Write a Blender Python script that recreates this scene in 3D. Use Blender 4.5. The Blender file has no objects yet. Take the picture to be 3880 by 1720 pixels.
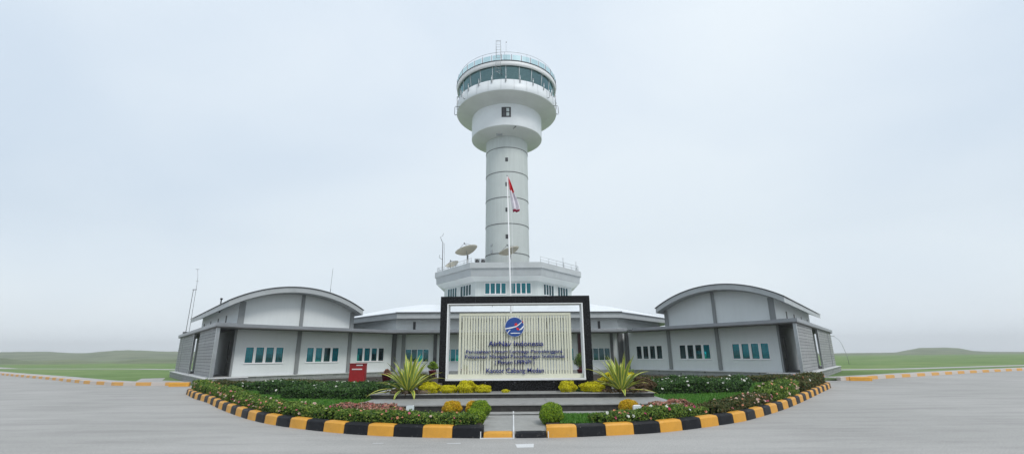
import bpy, bmesh, math, random
import numpy as np
from mathutils import Vector, Matrix
random.seed(7); rng = np.random.default_rng(11)
S = bpy.context.scene; COL = S.collection
PI = math.pi

# ------------------------------------------------------------------ materials
def newmat(name):
    m = bpy.data.materials.new(name); m.use_nodes = True
    nt = m.node_tree; b = nt.nodes['Principled BSDF']
    return m, nt, b
def N(nt, t, **kw):
    n = nt.nodes.new(t)
    for k, v in kw.items():
        if k in n.inputs: n.inputs[k].default_value = v
        else: setattr(n, k, v)
    return n
def ramp(nt, fac, stops):
    r = nt.nodes.new('ShaderNodeValToRGB'); e = r.color_ramp.elements
    while len(e) < len(stops): e.new(0.5)
    for i, (p, c) in enumerate(stops):
        e[i].position = p; e[i].color = (*c, 1) if len(c) == 3 else c
    nt.links.new(fac, r.inputs[0]); return r.outputs[0]
def coords(nt, scale=(1, 1, 1), kind='Object'):
    tc = nt.nodes.new('ShaderNodeTexCoord'); mp = nt.nodes.new('ShaderNodeMapping')
    mp.inputs['Scale'].default_value = scale
    nt.links.new(tc.outputs[kind], mp.inputs[0]); return mp.outputs[0]
def plain(name, c, rough=.6, metal=0, var=.12, scale=3, bump=0, stretch=(1, 1, 1), spec=.4):
    """base colour with soft mottling so no surface is dead flat"""
    m, nt, b = newmat(name)
    v = coords(nt, stretch)
    n = N(nt, 'ShaderNodeTexNoise', Scale=scale, Detail=6, Roughness=.6); nt.links.new(v, n.inputs[0])
    lo = [x * (1 - var) for x in c]; hi = [min(1, x * (1 + var)) for x in c]
    nt.links.new(ramp(nt, n.outputs[0], [(.3, lo), (.7, hi)]), b.inputs['Base Color'])
    b.inputs['Roughness'].default_value = rough; b.inputs['Metallic'].default_value = metal
    b.inputs['Specular IOR Level'].default_value = spec
    if bump:
        n2 = N(nt, 'ShaderNodeTexNoise', Scale=scale * 14, Detail=5); nt.links.new(v, n2.inputs[0])
        bp = N(nt, 'ShaderNodeBump', Strength=bump, Distance=.02); nt.links.new(n2.outputs[0], bp.inputs['Height'])
        nt.links.new(bp.outputs[0], b.inputs['Normal'])
    return m
def wallmat(name, c, streak=.10):
    """painted render: broad mottling and faint vertical rain streaks"""
    m, nt, b = newmat(name)
    v = coords(nt); n = N(nt, 'ShaderNodeTexNoise', Scale=.5, Detail=7, Roughness=.65); nt.links.new(v, n.inputs[0])
    v2 = coords(nt, (3.2, 3.2, .12)); n2 = N(nt, 'ShaderNodeTexNoise', Scale=1.6, Detail=6, Roughness=.7); nt.links.new(v2, n2.inputs[0])
    a = ramp(nt, n.outputs[0], [(.3, [x * .93 for x in c]), (.7, c)])
    s = ramp(nt, n2.outputs[0], [(.38, [1 - streak] * 3), (.62, [1, 1, 1])])
    mx = N(nt, 'ShaderNodeMix', data_type='RGBA', blend_type='MULTIPLY'); mx.inputs[0].default_value = 1
    nt.links.new(a, mx.inputs[6]); nt.links.new(s, mx.inputs[7]); nt.links.new(mx.outputs[2], b.inputs['Base Color'])
    b.inputs['Roughness'].default_value = .65; b.inputs['Specular IOR Level'].default_value = .3
    n3 = N(nt, 'ShaderNodeTexNoise', Scale=40, Detail=3); nt.links.new(v, n3.inputs[0])
    bp = N(nt, 'ShaderNodeBump', Strength=.06, Distance=.02); nt.links.new(n3.outputs[0], bp.inputs['Height']); nt.links.new(bp.outputs[0], b.inputs['Normal'])
    return m
def leafmat(name, cols, rough=.55, trans=.25):
    """per-leaf random colour between several greens"""
    m, nt, b = newmat(name)
    g = nt.nodes.new('ShaderNodeNewGeometry')
    st = [((i + .5) / len(cols), c) for i, c in enumerate(cols)]
    col = ramp(nt, g.outputs['Random Per Island'], st)
    nt.links.new(col, b.inputs['Base Color']); b.inputs['Roughness'].default_value = rough
    b.inputs['Specular IOR Level'].default_value = .35
    tr = nt.nodes.new('ShaderNodeBsdfTranslucent'); nt.links.new(col, tr.inputs[0])
    mx = nt.nodes.new('ShaderNodeMixShader'); mx.inputs[0].default_value = trans
    nt.links.new(b.outputs[0], mx.inputs[1]); nt.links.new(tr.outputs[0], mx.inputs[2])
    nt.links.new(mx.outputs[0], nt.nodes['Material Output'].inputs[0])
    return m
def glassmat(name, tint, refl=.10, rough=.03, rc=(.55, .9, .95)):
    m, nt, b = newmat(name); nt.nodes.remove(b)
    t = nt.nodes.new('ShaderNodeBsdfTransparent'); t.inputs[0].default_value = (*tint, 1)
    g = nt.nodes.new('ShaderNodeBsdfGlossy'); g.inputs['Roughness'].default_value = rough; g.inputs[0].default_value = (*rc, 1)
    f = nt.nodes.new('ShaderNodeFresnel'); f.inputs[0].default_value = 1.5
    a = N(nt, 'ShaderNodeMath', operation='ADD'); a.inputs[1].default_value = refl; nt.links.new(f.outputs[0], a.inputs[0])
    mx = nt.nodes.new('ShaderNodeMixShader'); nt.links.new(a.outputs[0], mx.inputs[0])
    nt.links.new(t.outputs[0], mx.inputs[1]); nt.links.new(g.outputs[0], mx.inputs[2])
    nt.links.new(mx.outputs[0], nt.nodes['Material Output'].inputs[0]); return m
def brickmat(name, c1, c2, mortar, scale, bw=.5, rh=.25, msize=.02, stretch=(1, 1, 1), rot=None):
    m, nt, b = newmat(name)
    tc = nt.nodes.new('ShaderNodeTexCoord'); sp = nt.nodes.new('ShaderNodeSeparateXYZ'); nt.links.new(tc.outputs['Object'], sp.inputs[0])
    ad = N(nt, 'ShaderNodeMath', operation='ADD'); nt.links.new(sp.outputs[0], ad.inputs[0]); nt.links.new(sp.outputs[1], ad.inputs[1])
    cb = nt.nodes.new('ShaderNodeCombineXYZ'); nt.links.new(ad.outputs[0], cb.inputs[0]); nt.links.new(sp.outputs[2], cb.inputs[1])
    br = nt.nodes.new('ShaderNodeTexBrick'); nt.links.new(cb.outputs[0], br.inputs[0])
    br.inputs['Color1'].default_value = (*c1, 1); br.inputs['Color2'].default_value = (*c2, 1); br.inputs['Mortar'].default_value = (*mortar, 1)
    br.inputs['Scale'].default_value = scale; br.inputs['Mortar Size'].default_value = msize
    br.inputs['Brick Width'].default_value = bw; br.inputs['Row Height'].default_value = rh
    n = N(nt, 'ShaderNodeTexNoise', Scale=2.2, Detail=7, Roughness=.7); nt.links.new(tc.outputs['Object'], n.inputs[0])
    s = ramp(nt, n.outputs[0], [(.3, (.72, .72, .72)), (.7, (1.05, 1.05, 1.05))])
    mx = N(nt, 'ShaderNodeMix', data_type='RGBA', blend_type='MULTIPLY'); mx.inputs[0].default_value = 1
    nt.links.new(br.outputs[0], mx.inputs[6]); nt.links.new(s, mx.inputs[7]); nt.links.new(mx.outputs[2], b.inputs['Base Color'])
    bp = N(nt, 'ShaderNodeBump', Strength=.4, Distance=.01); bp.invert = True; nt.links.new(br.outputs['Fac'], bp.inputs['Height']); nt.links.new(bp.outputs[0], b.inputs['Normal'])
    b.inputs['Roughness'].default_value = .75; return m

W_ = wallmat('white_render', (.70, .735, .74), .025)
WT = wallmat('tower_render', (.56, .605, .592), .08)
WCAB = plain('cab_panel', (.70, .735, .76), .45, var=.05, scale=.7)
WSOF = plain('soffit_paint', (.66, .68, .67), .6, var=.06, scale=.6)
GREYP = wallmat('grey_pillar', (.26, .275, .28), .10)
DGREY = wallmat('dark_grey_pillar', (.115, .12, .125), .12)
FASC = plain('fascia_metal', (.27, .285, .30), .38, .35, var=.12, scale=1.4, stretch=(1, 1, 3))
ARCHF = plain('arch_fascia', (.42, .445, .455), .45, .1, var=.07, scale=1.2)
ROOFM = plain('roof_sheet_dark', (.10, .105, .11), .5, .3, var=.2, scale=2)
ROOFW = plain('roof_sheet_white', (.80, .83, .86), .35, .1, var=.05, scale=1)
SOFD = plain('soffit_shade', (.12, .12, .12), .7)  # canopy shadow line under the fascia put into this dark colour
PLINTH = brickmat('plinth_stone', (.26, .27, .27), (.36, .37, .37), (.16, .16, .16), 1.0, .62, .155, .010)
SCREEN = brickmat('screen_boards', (.30, .31, .315), (.36, .37, .375), (.06, .06, .065), 1.0, 9, .19, .011)
SLABW = plain('white_stone_slab', (.62, .63, .63), .6, var=.1)
WHITE = plain('white_paint', (.78, .79, .80), .45, var=.04)
STEEL = plain('steel', (.42, .44, .45), .35, .7, var=.1)
DARKM = plain('dark_metal', (.035, .036, .04), .4, .3, var=.2)
DOORM = plain('door_dark', (.05, .05, .055), .5, var=.2)
GRAN = plain('black_granite', (.006, .006, .007), .2, var=.5, scale=30, spec=.22)
GRAN2 = plain('grey_granite_step', (.040, .039, .037), .55, spec=.25, var=.35, scale=9)
TREAD = plain('grey_tread', (.27, .27, .26), .55, var=.18, scale=5, bump=.1)
PATHM = plain('path_concrete', (.30, .30, .285), .8, var=.12, scale=4, bump=.15)
CREAM = plain('cream_paint', (.62, .62, .50), .5, var=.05, scale=4)
BLUE = plain('blue_letter', (.008, .018, .17), .35, var=.05)
BLUE2 = plain('blue_emblem', (.016, .065, .27), .3, var=.05)
RED = plain('red_letter', (.62, .02, .03), .35, var=.05)
REDBOX = plain('red_paint', (.30, .010, .012), .4, var=.18, scale=6)
MAROON = plain('maroon_paint', (.17, .012, .022), .4, var=.15)
DRED = plain('dark_red_column', (.07, .010, .014), .5)
def kerbpaint(name, c):
    m, nt, b = newmat(name)
    v = coords(nt); n = N(nt, 'ShaderNodeTexNoise', Scale=3.5, Detail=8, Roughness=.7); nt.links.new(v, n.inputs[0])
    n2 = N(nt, 'ShaderNodeTexNoise', Scale=14, Detail=8, Roughness=.75); nt.links.new(v, n2.inputs[0])
    base = ramp(nt, n.outputs[0], [(.25, [x * .78 for x in c]), (.7, [x * 1.06 for x in c])])
    mx = N(nt, 'ShaderNodeMix', data_type='RGBA'); f = ramp(nt, n2.outputs[0], [(.61, (0, 0, 0)), (.68, (.8, .8, .8))])
    nt.links.new(f, mx.inputs[0]); nt.links.new(base, mx.inputs[6]); mx.inputs[7].default_value = (.22, .21, .19, 1)
    nt.links.new(mx.outputs[2], b.inputs['Base Color']); b.inputs['Roughness'].default_value = .5
    bp = N(nt, 'ShaderNodeBump', Strength=.25, Distance=.01); nt.links.new(n2.outputs[0], bp.inputs['Height']); nt.links.new(bp.outputs[0], b.inputs['Normal'])
    return m
KY = kerbpaint('kerb_yellow', (.68, .33, .035)); KB = kerbpaint('kerb_black', (.010, .011, .014)); KB.node_tree.nodes['Principled BSDF'].inputs['Specular IOR Level'].default_value = .22
G_TEAL = glassmat('teal_glass', (.10, .70, .74), .02)
G_DTEAL = glassmat('dark_teal_glass', (.05, .25, .27), .02)
G_CAB = glassmat('cab_glass', (.58, .78, .74), .13)
G_RAIL = glassmat('rail_glass', (.55, .72, .73), .06, rough=.35, rc=(.7, .85, .88))
BLIND = plain('blind_fabric', (.76, .82, .80), .9, var=.12, scale=6, stretch=(9, 9, .3))
INNER = plain('interior', (.42, .44, .43), .9)
def asphalt():
    m, nt, b = newmat('road_asphalt')
    v = coords(nt); n = N(nt, 'ShaderNodeTexNoise', Scale=.12, Detail=8, Roughness=.6); nt.links.new(v, n.inputs[0])
    v2 = coords(nt, (.25, 1.6, 1)); n2 = N(nt, 'ShaderNodeTexNoise', Scale=.9, Detail=7, Roughness=.65); nt.links.new(v2, n2.inputs[0])
    n3 = N(nt, 'ShaderNodeTexNoise', Scale=38, Detail=6, Roughness=.85); nt.links.new(v, n3.inputs[0])
    a = ramp(nt, n.outputs[0], [(.3, (.335, .33, .315)), (.7, (.43, .42, .405))])
    s = ramp(nt, n2.outputs[0], [(.28, (.78, .78, .78)), (.5, (.97, .97, .97)), (.7, (1.06, 1.06, 1.06))])
    g = ramp(nt, n3.outputs[0], [(.32, (.66, .66, .66)), (.68, (1.28, 1.28, 1.28))])
    m1 = N(nt, 'ShaderNodeMix', data_type='RGBA', blend_type='MULTIPLY'); m1.inputs[0].default_value = 1
    m2 = N(nt, 'ShaderNodeMix', data_type='RGBA', blend_type='MULTIPLY'); m2.inputs[0].default_value = 1
    nt.links.new(a, m1.inputs[6]); nt.links.new(s, m1.inputs[7]); nt.links.new(m1.outputs[2], m2.inputs[6]); nt.links.new(g, m2.inputs[7])
    nt.links.new(m2.outputs[2], b.inputs['Base Color']); b.inputs['Roughness'].default_value = .85; b.inputs['Specular IOR Level'].default_value = .25
    bp = N(nt, 'ShaderNodeBump', Strength=.35, Distance=.006); nt.links.new(n3.outputs[0], bp.inputs['Height']); nt.links.new(bp.outputs[0], b.inputs['Normal'])
    return m
ROAD = asphalt()
def grassmat(name, c1, c2, c3, sc):
    m, nt, b = newmat(name)
    v = coords(nt); n = N(nt, 'ShaderNodeTexNoise', Scale=sc, Detail=9, Roughness=.7); nt.links.new(v, n.inputs[0])
    nt.links.new(ramp(nt, n.outputs[0], [(.3, c1), (.5, c2), (.72, c3)]), b.inputs['Base Color'])
    b.inputs['Roughness'].default_value = .95; b.inputs['Specular IOR Level'].default_value = .1; return m
FIELD = grassmat('field_grass', (.09, .15, .05), (.15, .23, .08), (.24, .28, .13), .09)
HILLM = grassmat('hill_grass', (.08, .105, .06), (.15, .18, .10), (.24, .26, .16), .03)  # hill greens lightened in the colour itself to add to the haze
LAWN = grassmat('lawn_soil', (.02, .055, .008), (.04, .11, .014), (.05, .13, .02), 1.3)
SOIL = plain('soil', (.035, .026, .018), .95, var=.4, scale=6)
BLADE = leafmat('grass_blade', [(.04, .15, .012), (.07, .22, .02), (.10, .27, .03), (.14, .28, .05)])
HEDGE = leafmat('hedge_leaf', [(.02, .06, .006), (.05, .13, .012), (.10, .20, .02), (.18, .28, .035), (.26, .33, .06)])
HEDGED = leafmat('dark_hedge_leaf', [(.010, .035, .006), (.025, .075, .011), (.045, .12, .018), (.09, .19, .04)])
HEDGEB = leafmat('brown_tipped_leaf', [(.02, .045, .01), (.05, .09, .02), (.12, .11, .03), (.17, .10, .035), (.08, .13, .03)])
CORAL = leafmat('coral_leaf', [(.05, .05, .02), (.45, .13, .10), (.62, .27, .20), (.08, .12, .03), (.65, .38, .32)])
YEL = leafmat('yellow_leaf', [(.40, .35, .006), (.68, .62, .010), (.78, .72, .012), (.80, .76, .03)])
ORG = leafmat('orange_leaf', [(.50, .28, .006), (.74, .44, .012), (.76, .52, .02), (.60, .46, .02)])
LIME = leafmat('lime_leaf', [(.05, .12, .006), (.13, .25, .010), (.24, .38, .015), (.36, .50, .03)])
TWIG = plain('twig', (.05, .035, .022), .9)
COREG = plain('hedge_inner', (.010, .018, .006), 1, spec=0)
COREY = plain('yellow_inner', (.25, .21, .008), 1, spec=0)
AGY = plain('agave_yellow', (.62, .60, .10), .45, var=.2, scale=5); AGG = plain('agave_green', (.20, .29, .06), .45, var=.25, scale=6)
DRY = leafmat('dry_leaf', [(.10, .06, .03), (.20, .12, .06), (.26, .18, .10), (.07, .05, .02)])
ROCK = plain('brown_rock', (.16, .12, .085), .9, var=.35, scale=5, bump=.6)
FP = [plain('petal_pink', (.70, .17, .25), .5), plain('petal_peach', (.72, .33, .20), .5), plain('petal_pale', (.75, .56, .48), .5), plain('petal_white', (.78, .78, .72), .5), plain('petal_magenta', (.50, .05, .16), .5)]
FLAGR = plain('flag_red', (.60, .015, .03), .7); FLAGW = plain('flag_white', (.72, .68, .74), .7); FLAGD = plain('flag_dark_red', (.28, .01, .05), .7)
DISHM = leafmat('dish_mesh', [(.70, .68, .60), (.70, .68, .60)], .6, .5)
WATERY = plain('stain', (.5, .5, .5), .6)

# ------------------------------------------------------------------ mesh builder
def ident(p): return p
class MB:
    def __init__(s, T=None): s.v = []; s.f = []; s.mi = []; s.T = T or ident; s.smooth = []
    def add(s, vs, fs, mi=0, smooth=False):
        o = len(s.v); s.v += [tuple(s.T(v)) for v in vs]
        for f in fs: s.f.append([i + o for i in f]); s.mi.append(mi); s.smooth.append(smooth)
    def box(s, x0, x1, y0, y1, z0, z1, mi=0):
        s.add([(x0, y0, z0), (x1, y0, z0), (x1, y1, z0), (x0, y1, z0), (x0, y0, z1), (x1, y0, z1), (x1, y1, z1), (x0, y1, z1)],
              [(0, 3, 2, 1), (4, 5, 6, 7), (0, 1, 5, 4), (1, 2, 6, 5), (2, 3, 7, 6), (3, 0, 4, 7)], mi)
    def prism(s, poly, z0, z1, mi=0):
        n = len(poly)
        s.add([(x, y, z0) for x, y in poly] + [(x, y, z1) for x, y in poly],
              [list(range(n))[::-1], list(range(n, 2 * n))] + [(i, (i + 1) % n, n + (i + 1) % n, n + i) for i in range(n)], mi)
    def loft(s, rings, closed=True, cap=True, mi=0, smooth=False):
        n = len(rings[0]); vs = [p for r in rings for p in r]; fs = []
        for k in range(len(rings) - 1):
            for i in range(n if closed else n - 1):
                j = (i + 1) % n; fs.append((k * n + i, k * n + j, (k + 1) * n + j, (k + 1) * n + i))
        s.add(vs, fs, mi, smooth)
        if cap:
            s.add(rings[0], [list(range(n))[::-1]], mi); s.add(rings[-1], [list(range(n))], mi)
    def tube(s, pts, r, n=8, mi=0, r2=None, smooth=True):
        pts = [Vector(p) for p in pts]; rings = []
        for i, p in enumerate(pts):
            d = (pts[min(i + 1, len(pts) - 1)] - pts[max(i - 1, 0)]).normalized()
            a = Vector((0, 0, 1)) if abs(d.z) < .9 else Vector((1, 0, 0))
            e1 = d.cross(a).normalized(); e2 = d.cross(e1)
            rr = r if r2 is None else r + (r2 - r) * i / (len(pts) - 1)
            rings.append([tuple(p + e1 * rr * math.cos(2 * PI * k / n) + e2 * rr * math.sin(2 * PI * k / n)) for k in range(n)])
        s.loft(rings, mi=mi, smooth=smooth)
    def lathe(s, cx, cy, prof, n=64, mi=0, smooth=True, a0=0, a1=2 * PI):
        full = abs(a1 - a0 - 2 * PI) < 1e-6; m = n if full else n + 1
        rings = [[(cx + r * math.cos(a0 + (a1 - a0) * k / n), cy + r * math.sin(a0 + (a1 - a0) * k / n), z) for k in range(m)] for r, z in prof]
        s.loft(rings, closed=full, cap=False, mi=mi, smooth=smooth)
    def build(s, name, mats, parent=None, recalc=True, bevel=0):
        me = bpy.data.meshes.new(name); off = Vector(parent_loc(parent))
        me.from_pydata([tuple(Vector(v) - off) for v in s.v], [], s.f)
        for m in (mats if isinstance(mats, (list, tuple)) else [mats]): me.materials.append(m)
        me.polygons.foreach_set('material_index', s.mi); me.polygons.foreach_set('use_smooth', s.smooth)
        if recalc:
            bm = bmesh.new(); bm.from_mesh(me); bmesh.ops.remove_doubles(bm, verts=bm.verts, dist=1e-5)
            bmesh.ops.recalc_face_normals(bm, faces=bm.faces); bm.to_mesh(me); bm.free()
        o = bpy.data.objects.new(name, me); COL.objects.link(o)
        if parent: o.parent = parent
        if bevel:
            b = o.modifiers.new('b', 'BEVEL'); b.width = bevel; b.segments = 2; b.limit_method = 'ANGLE'
        return o
def parent_loc(p):
    v = Vector((0, 0, 0))
    while p is not None: v += p.location; p = p.parent
    return v
def tag(o, label=None, cat=None, group=None, kind=None):
    if label: o['label'] = label
    if cat: o['category'] = cat
    if group: o['group'] = group
    if kind: o['kind'] = kind
    return o
def empty(name, loc, label, cat, group=None):
    o = bpy.data.objects.new(name, None); COL.objects.link(o); o.location = loc; o.empty_display_size = .2
    return tag(o, label, cat, group)
def fast_mesh(name, V, F, mats, parent=None, mi=None):
    """V (n,3) F (m,k) numpy arrays"""
    me = bpy.data.meshes.new(name); V = V - np.array(parent_loc(parent)); k = F.shape[1]
    me.vertices.add(len(V)); me.vertices.foreach_set('co', V.astype(np.float32).ravel())
    me.loops.add(F.size); me.loops.foreach_set('vertex_index', F.astype(np.int32).ravel())
    me.polygons.add(len(F)); me.polygons.foreach_set('loop_start', np.arange(0, F.size, k, dtype=np.int32))
    me.polygons.foreach_set('loop_total', np.full(len(F), k, dtype=np.int32))
    for m in (mats if isinstance(mats, (list, tuple)) else [mats]): me.materials.append(m)
    if mi is not None: me.polygons.foreach_set('material_index', mi.astype(np.int32))
    me.update(); me.validate()
    o = bpy.data.objects.new(name, me); COL.objects.link(o)
    if parent: o.parent = parent
    return o
def leaf_quads(P, Nrm, size, tilt=.8):
    """pointed leaves at P roughly facing Nrm"""
    n = len(P); d = Nrm + rng.normal(0, tilt, (n, 3)); d /= np.linalg.norm(d, axis=1)[:, None] + 1e-9
    a = rng.normal(0, 1, (n, 3)); t = np.cross(d, a); t /= np.linalg.norm(t, axis=1)[:, None] + 1e-9
    b = np.cross(d, t); sz = (size * rng.uniform(.6, 1.35, n))[:, None]
    V = np.stack([P - t * sz, P - b * sz * .48 + d * sz * .1, P + t * sz, P + b * sz * .48 + d * sz * .1], 1).reshape(-1, 3)
    F = np.arange(4 * n).reshape(-1, 4); return V, F

# ------------------------------------------------------------------ world, sun, camera
w = bpy.data.worlds.new('World'); S.world = w; w.use_nodes = True; nt = w.node_tree
bg = nt.nodes['Background']
sky = nt.nodes.new('ShaderNodeTexSky'); sky.sky_type = 'NISHITA'; sky.sun_disc = False
SUN_EL, SUN_ROT = math.radians(50), math.radians(146)
sky.sun_elevation = SUN_EL; sky.sun_rotation = SUN_ROT; sky.air_density = 1.5; sky.dust_density = 3
tc = nt.nodes.new('ShaderNodeTexCoord'); mp = nt.nodes.new('ShaderNodeMapping'); mp.inputs['Scale'].default_value = (1.1, 1.1, 2.0)
nt.links.new(tc.outputs['Generated'], mp.inputs[0])
cn = N(nt, 'ShaderNodeTexNoise', Scale=1.15, Detail=5, Roughness=.42, Distortion=.3); nt.links.new(mp.outputs[0], cn.inputs[0])
cloud = ramp(nt, cn.outputs[0], [(.36, (4.95, 5.68, 6.50)), (.52, (5.6, 6.22, 6.85)), (.66, (6.1, 6.65, 7.1))])
# clouds slightly greyer low down; horizon band brightened to offset the haze's dimming
sp = nt.nodes.new('ShaderNodeSeparateXYZ'); nt.links.new(tc.outputs['Generated'], sp.inputs[0])
low = ramp(nt, sp.outputs[2], [(0.0, (1.16, 1.15, 1.12)), (.07, (1.03, 1.03, 1.02)), (.22, (.91, .925, .935)), (.6, (1, 1, 1))])
mlow = N(nt, 'ShaderNodeMix', data_type='RGBA', blend_type='MULTIPLY'); mlow.inputs[0].default_value = 1
nt.links.new(cloud, mlow.inputs[6]); nt.links.new(low, mlow.inputs[7])
mixs = N(nt, 'ShaderNodeMix', data_type='RGBA'); mixs.inputs[0].default_value = .94
nt.links.new(sky.outputs[0], mixs.inputs[6]); nt.links.new(mlow.outputs[2], mixs.inputs[7])
nt.links.new(mixs.outputs[2], bg.inputs[0]); bg.inputs[1].default_value = .103
sl = bpy.data.lights.new('sun', 'SUN'); sl.energy = 1.25; sl.angle = math.radians(16); sl.color = (1, .97, .93)
so = bpy.data.objects.new('sun', sl); COL.objects.link(so)
so.rotation_euler = (math.radians(90) - SUN_EL, 0, math.radians(34)); so.location = (0, 0, 60)
cam = bpy.data.cameras.new('camera'); co = bpy.data.objects.new('camera', cam); COL.objects.link(co); S.camera = co
cam.sensor_width = 36; cam.lens = 469 / 1024 * 36; cam.clip_end = 9000; cam.clip_start = .1
co.location = (0, 0, 1.6)
co.rotation_mode = 'XYZ'
co.matrix_world = Matrix.Translation((0, 0, 1.6)) @ Matrix.Rotation(math.radians(90 + 15.3), 4, 'X') @ Matrix.Rotation(math.radians(-0.45), 4, 'Z')
vs = S.view_settings; vs.view_transform = 'Standard'; vs.look = 'None'; vs.exposure = .5; vs.gamma = 1

# ------------------------------------------------------------------ ground
def sheet(name, poly, z, mat, kind='structure'):
    b = MB(); b.add([(x, y, z) for x, y in poly], [list(range(len(poly)))]); o = b.build(name, mat, recalc=False)
    if o.data.polygons[0].normal.z < 0: o.data.flip_normals()
    return tag(o, kind=kind)
sheet('ground', [(-1400, -300), (1400, -300), (1400, 1400), (-1400, 1400)], -.012, FIELD)
LK = [(-210, 170), (-120, 101), (-75, 68), (-56, 53.5), (-37.7, 40.1), (-28.5, 33), (-24.6, 30.6), (-22.6, 30.2), (-20.4, 30.0)]
RK = [(19.6, 29.7), (21.6, 30.5), (27.8, 34.1), (35.5, 38.5), (45.2, 43.5), (75, 58), (120, 78), (220, 120)]
sheet('road', [(220, 120)] + [(300, 60), (300, -80), (-300, -80), (-300, 120)] + LK + [(-12, 31), (12, 31)] + RK[:-1], -.004, ROAD)
def strip(name, pts, wd, z, mat, h=0):
    b = MB(); n = len(pts)
    L, R = [], []
    for i, p in enumerate(pts):
        a = Vector(pts[max(i - 1, 0)]); c = Vector(pts[min(i + 1, n - 1)]); d = (c - a).normalized(); q = Vector((-d.y, d.x)) * wd / 2
        L.append(Vector(p) + q); R.append(Vector(p) - q)
    if h: 
        b.loft([[(*R[i], z), (*R[i], z + h), (*L[i], z + h), (*L[i], z)] for i in range(n)])
        return tag(b.build(name, mat), kind='structure')
    b.add([(*p, z) for p in L + R], [(i, i + 1, n + i + 1, n + i) for i in range(n - 1)])
    o = b.build(name, mat, recalc=False)
    if o.data.polygons[0].normal.z < 0: o.data.flip_normals()
    return tag(o, kind='structure')
def kerbstripe():
    m, nt, b = newmat('striped_kerb_paint')
    v = coords(nt); wv = nt.nodes.new('ShaderNodeTexWave'); wv.inputs['Scale'].default_value = .16; wv.inputs['Distortion'].default_value = 0
    nt.links.new(v, wv.inputs[0])
    nt.links.new(ramp(nt, wv.outputs[0], [(.0, (.55, .50, .46)), (.42, (.55, .50, .46)), (.46, (.62, .33, .10)), (1, (.66, .36, .10))]), b.inputs['Base Color'])
    b.inputs['Roughness'].default_value = .7; return m
KS = kerbstripe()
strip('kerb', LK, .25, -.01, KS, .20); strip('kerb', RK, .25, -.01, KS, .20)
KLD = plain('pavement_grey', (.40, .39, .38), .8)
def shift(pts, d):
    r = []
    for i, p in enumerate(pts):
        a = Vector(pts[max(i - 1, 0)]); c = Vector(pts[min(i + 1, len(pts) - 1)]); t = (c - a).normalized(); r.append(tuple(Vector(p) + Vector((-t.y, t.x)) * d))
    return r
strip('pavement', shift(LK, .75), 1.2, .12, KLD, .04); strip('pavement', shift(RK, .75), 1.2, .12, KLD, .04)
strip('path', [(-400, 330), (-150, 135), (-90.6, 88), (-59.8, 78), (-35, 62)], 2.2, -.004, KLD)
strip('path', [(24, 47), (40, 50), (54.4, 56), (110, 80), (400, 190)], 2.2, -.004, KLD)
strip('path', [(-30, 41), (-27, 36.5), (-21, 33)], 1.6, -.003, KLD)
# hills
def hill(name, f, mat, D0, D1, a0, a1, kind='structure'):
    b = MB(); na, nd = 140, 14; vs = []
    for i in range(na + 1):
        a = a0 + (a1 - a0) * i / na
        for j in range(nd + 1):
            t = j / nd; D = D0 + (D1 - D0) * t; tx = math.tan(math.radians(a))
            h = f(a) * math.sin(min(1, t * 1.35) * PI / 2) ** 1.3 * (1 if t < .75 else math.cos((t - .75) * 4 * PI / 2) * .9 + .1)
            h += h * .08 * math.sin(a * 9 + j * 2.1) * t
            vs.append((D * tx, D, h - .1))
    fs = [(i * (nd + 1) + j, (i + 1) * (nd + 1) + j, (i + 1) * (nd + 1) + j + 1, i * (nd + 1) + j + 1) for i in range(na) for j in range(nd)]
    b.add(vs, fs, 0, True); o = b.build(name, mat, recalc=False); 
    if o.data.polygons[0].normal.z < 0: o.data.flip_normals()
    return tag(o, kind=kind)
def interp(tab, x):
    for (a, u), (c, v) in zip(tab, tab[1:]):
        if a <= x <= c:
            t = (x - a) / (c - a); t = t * t * (3 - 2 * t); return u + (v - u) * t
    return tab[0][1] if x < tab[0][0] else tab[-1][1]
LT = [(-62, 9.5), (-52, 9.6), (-46.6, 9.3), (-43.8, 9.2), (-41.8, 7.3), (-39, 10.2), (-34.5, 8.2), (-25, 7), (-10, 5), (0, 3), (12, 2), (33, 1.4), (38, 1.6), (40.2, 6.2), (42, 6.4), (44, 1.8), (47, 1.2), (60, 1)]
hill('hills', lambda a: interp(LT, a) * 1.02, HILLM, 330, 620, -62, 60)
hill('hills', lambda a: 1.6 + .9 * math.sin(a * .35) + .5 * math.sin(a * 1.3), HILLM, 150, 260, -62, -33)

# island: soil bed, lawn, garden kerb blocks
ARC = [(-15.6, 24.2), (-15.35, 23.3), (-14.84, 22.53), (-13.2, 20.5), (-11.4, 18.52), (-9.6, 16.3), (-7.81, 14.25), (-6.75, 13.15), (-5.72, 12.26), (-4.4, 11.38), (-3.27, 10.80), (-1.97, 10.42), (-.62, 10.25), (0, 10.23), (.67, 10.25), (1.31, 10.31), (2.65, 10.62), (3.52, 10.98), (4.68, 11.69), (5.6, 12.36), (6.31, 13.03), (7.7, 14.5), (9.05, 16.06), (11.0, 18.45), (13.2, 21.2), (15.13, 23.61), (15.7, 24.6), (15.7, 25.4)]
def catmull(P, m=8):
    P = [Vector((*p, 0)) for p in P]; out = []
    for i in range(len(P) - 1):
        p0, p1, p2, p3 = P[max(i - 1, 0)], P[i], P[i + 1], P[min(i + 2, len(P) - 1)]
        for k in range(m):
            t = k / m; out.append(.5 * ((2 * p1) + (p2 - p0) * t + (2 * p0 - 5 * p1 + 4 * p2 - p3) * t * t + (3 * p1 - p0 - 3 * p2 + p3) * t ** 3))
    out.append(P[-1]); return out
AP = catmull(ARC); AL = [0]
for a, c in zip(AP, AP[1:]): AL.append(AL[-1] + (c - a).length)
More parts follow.
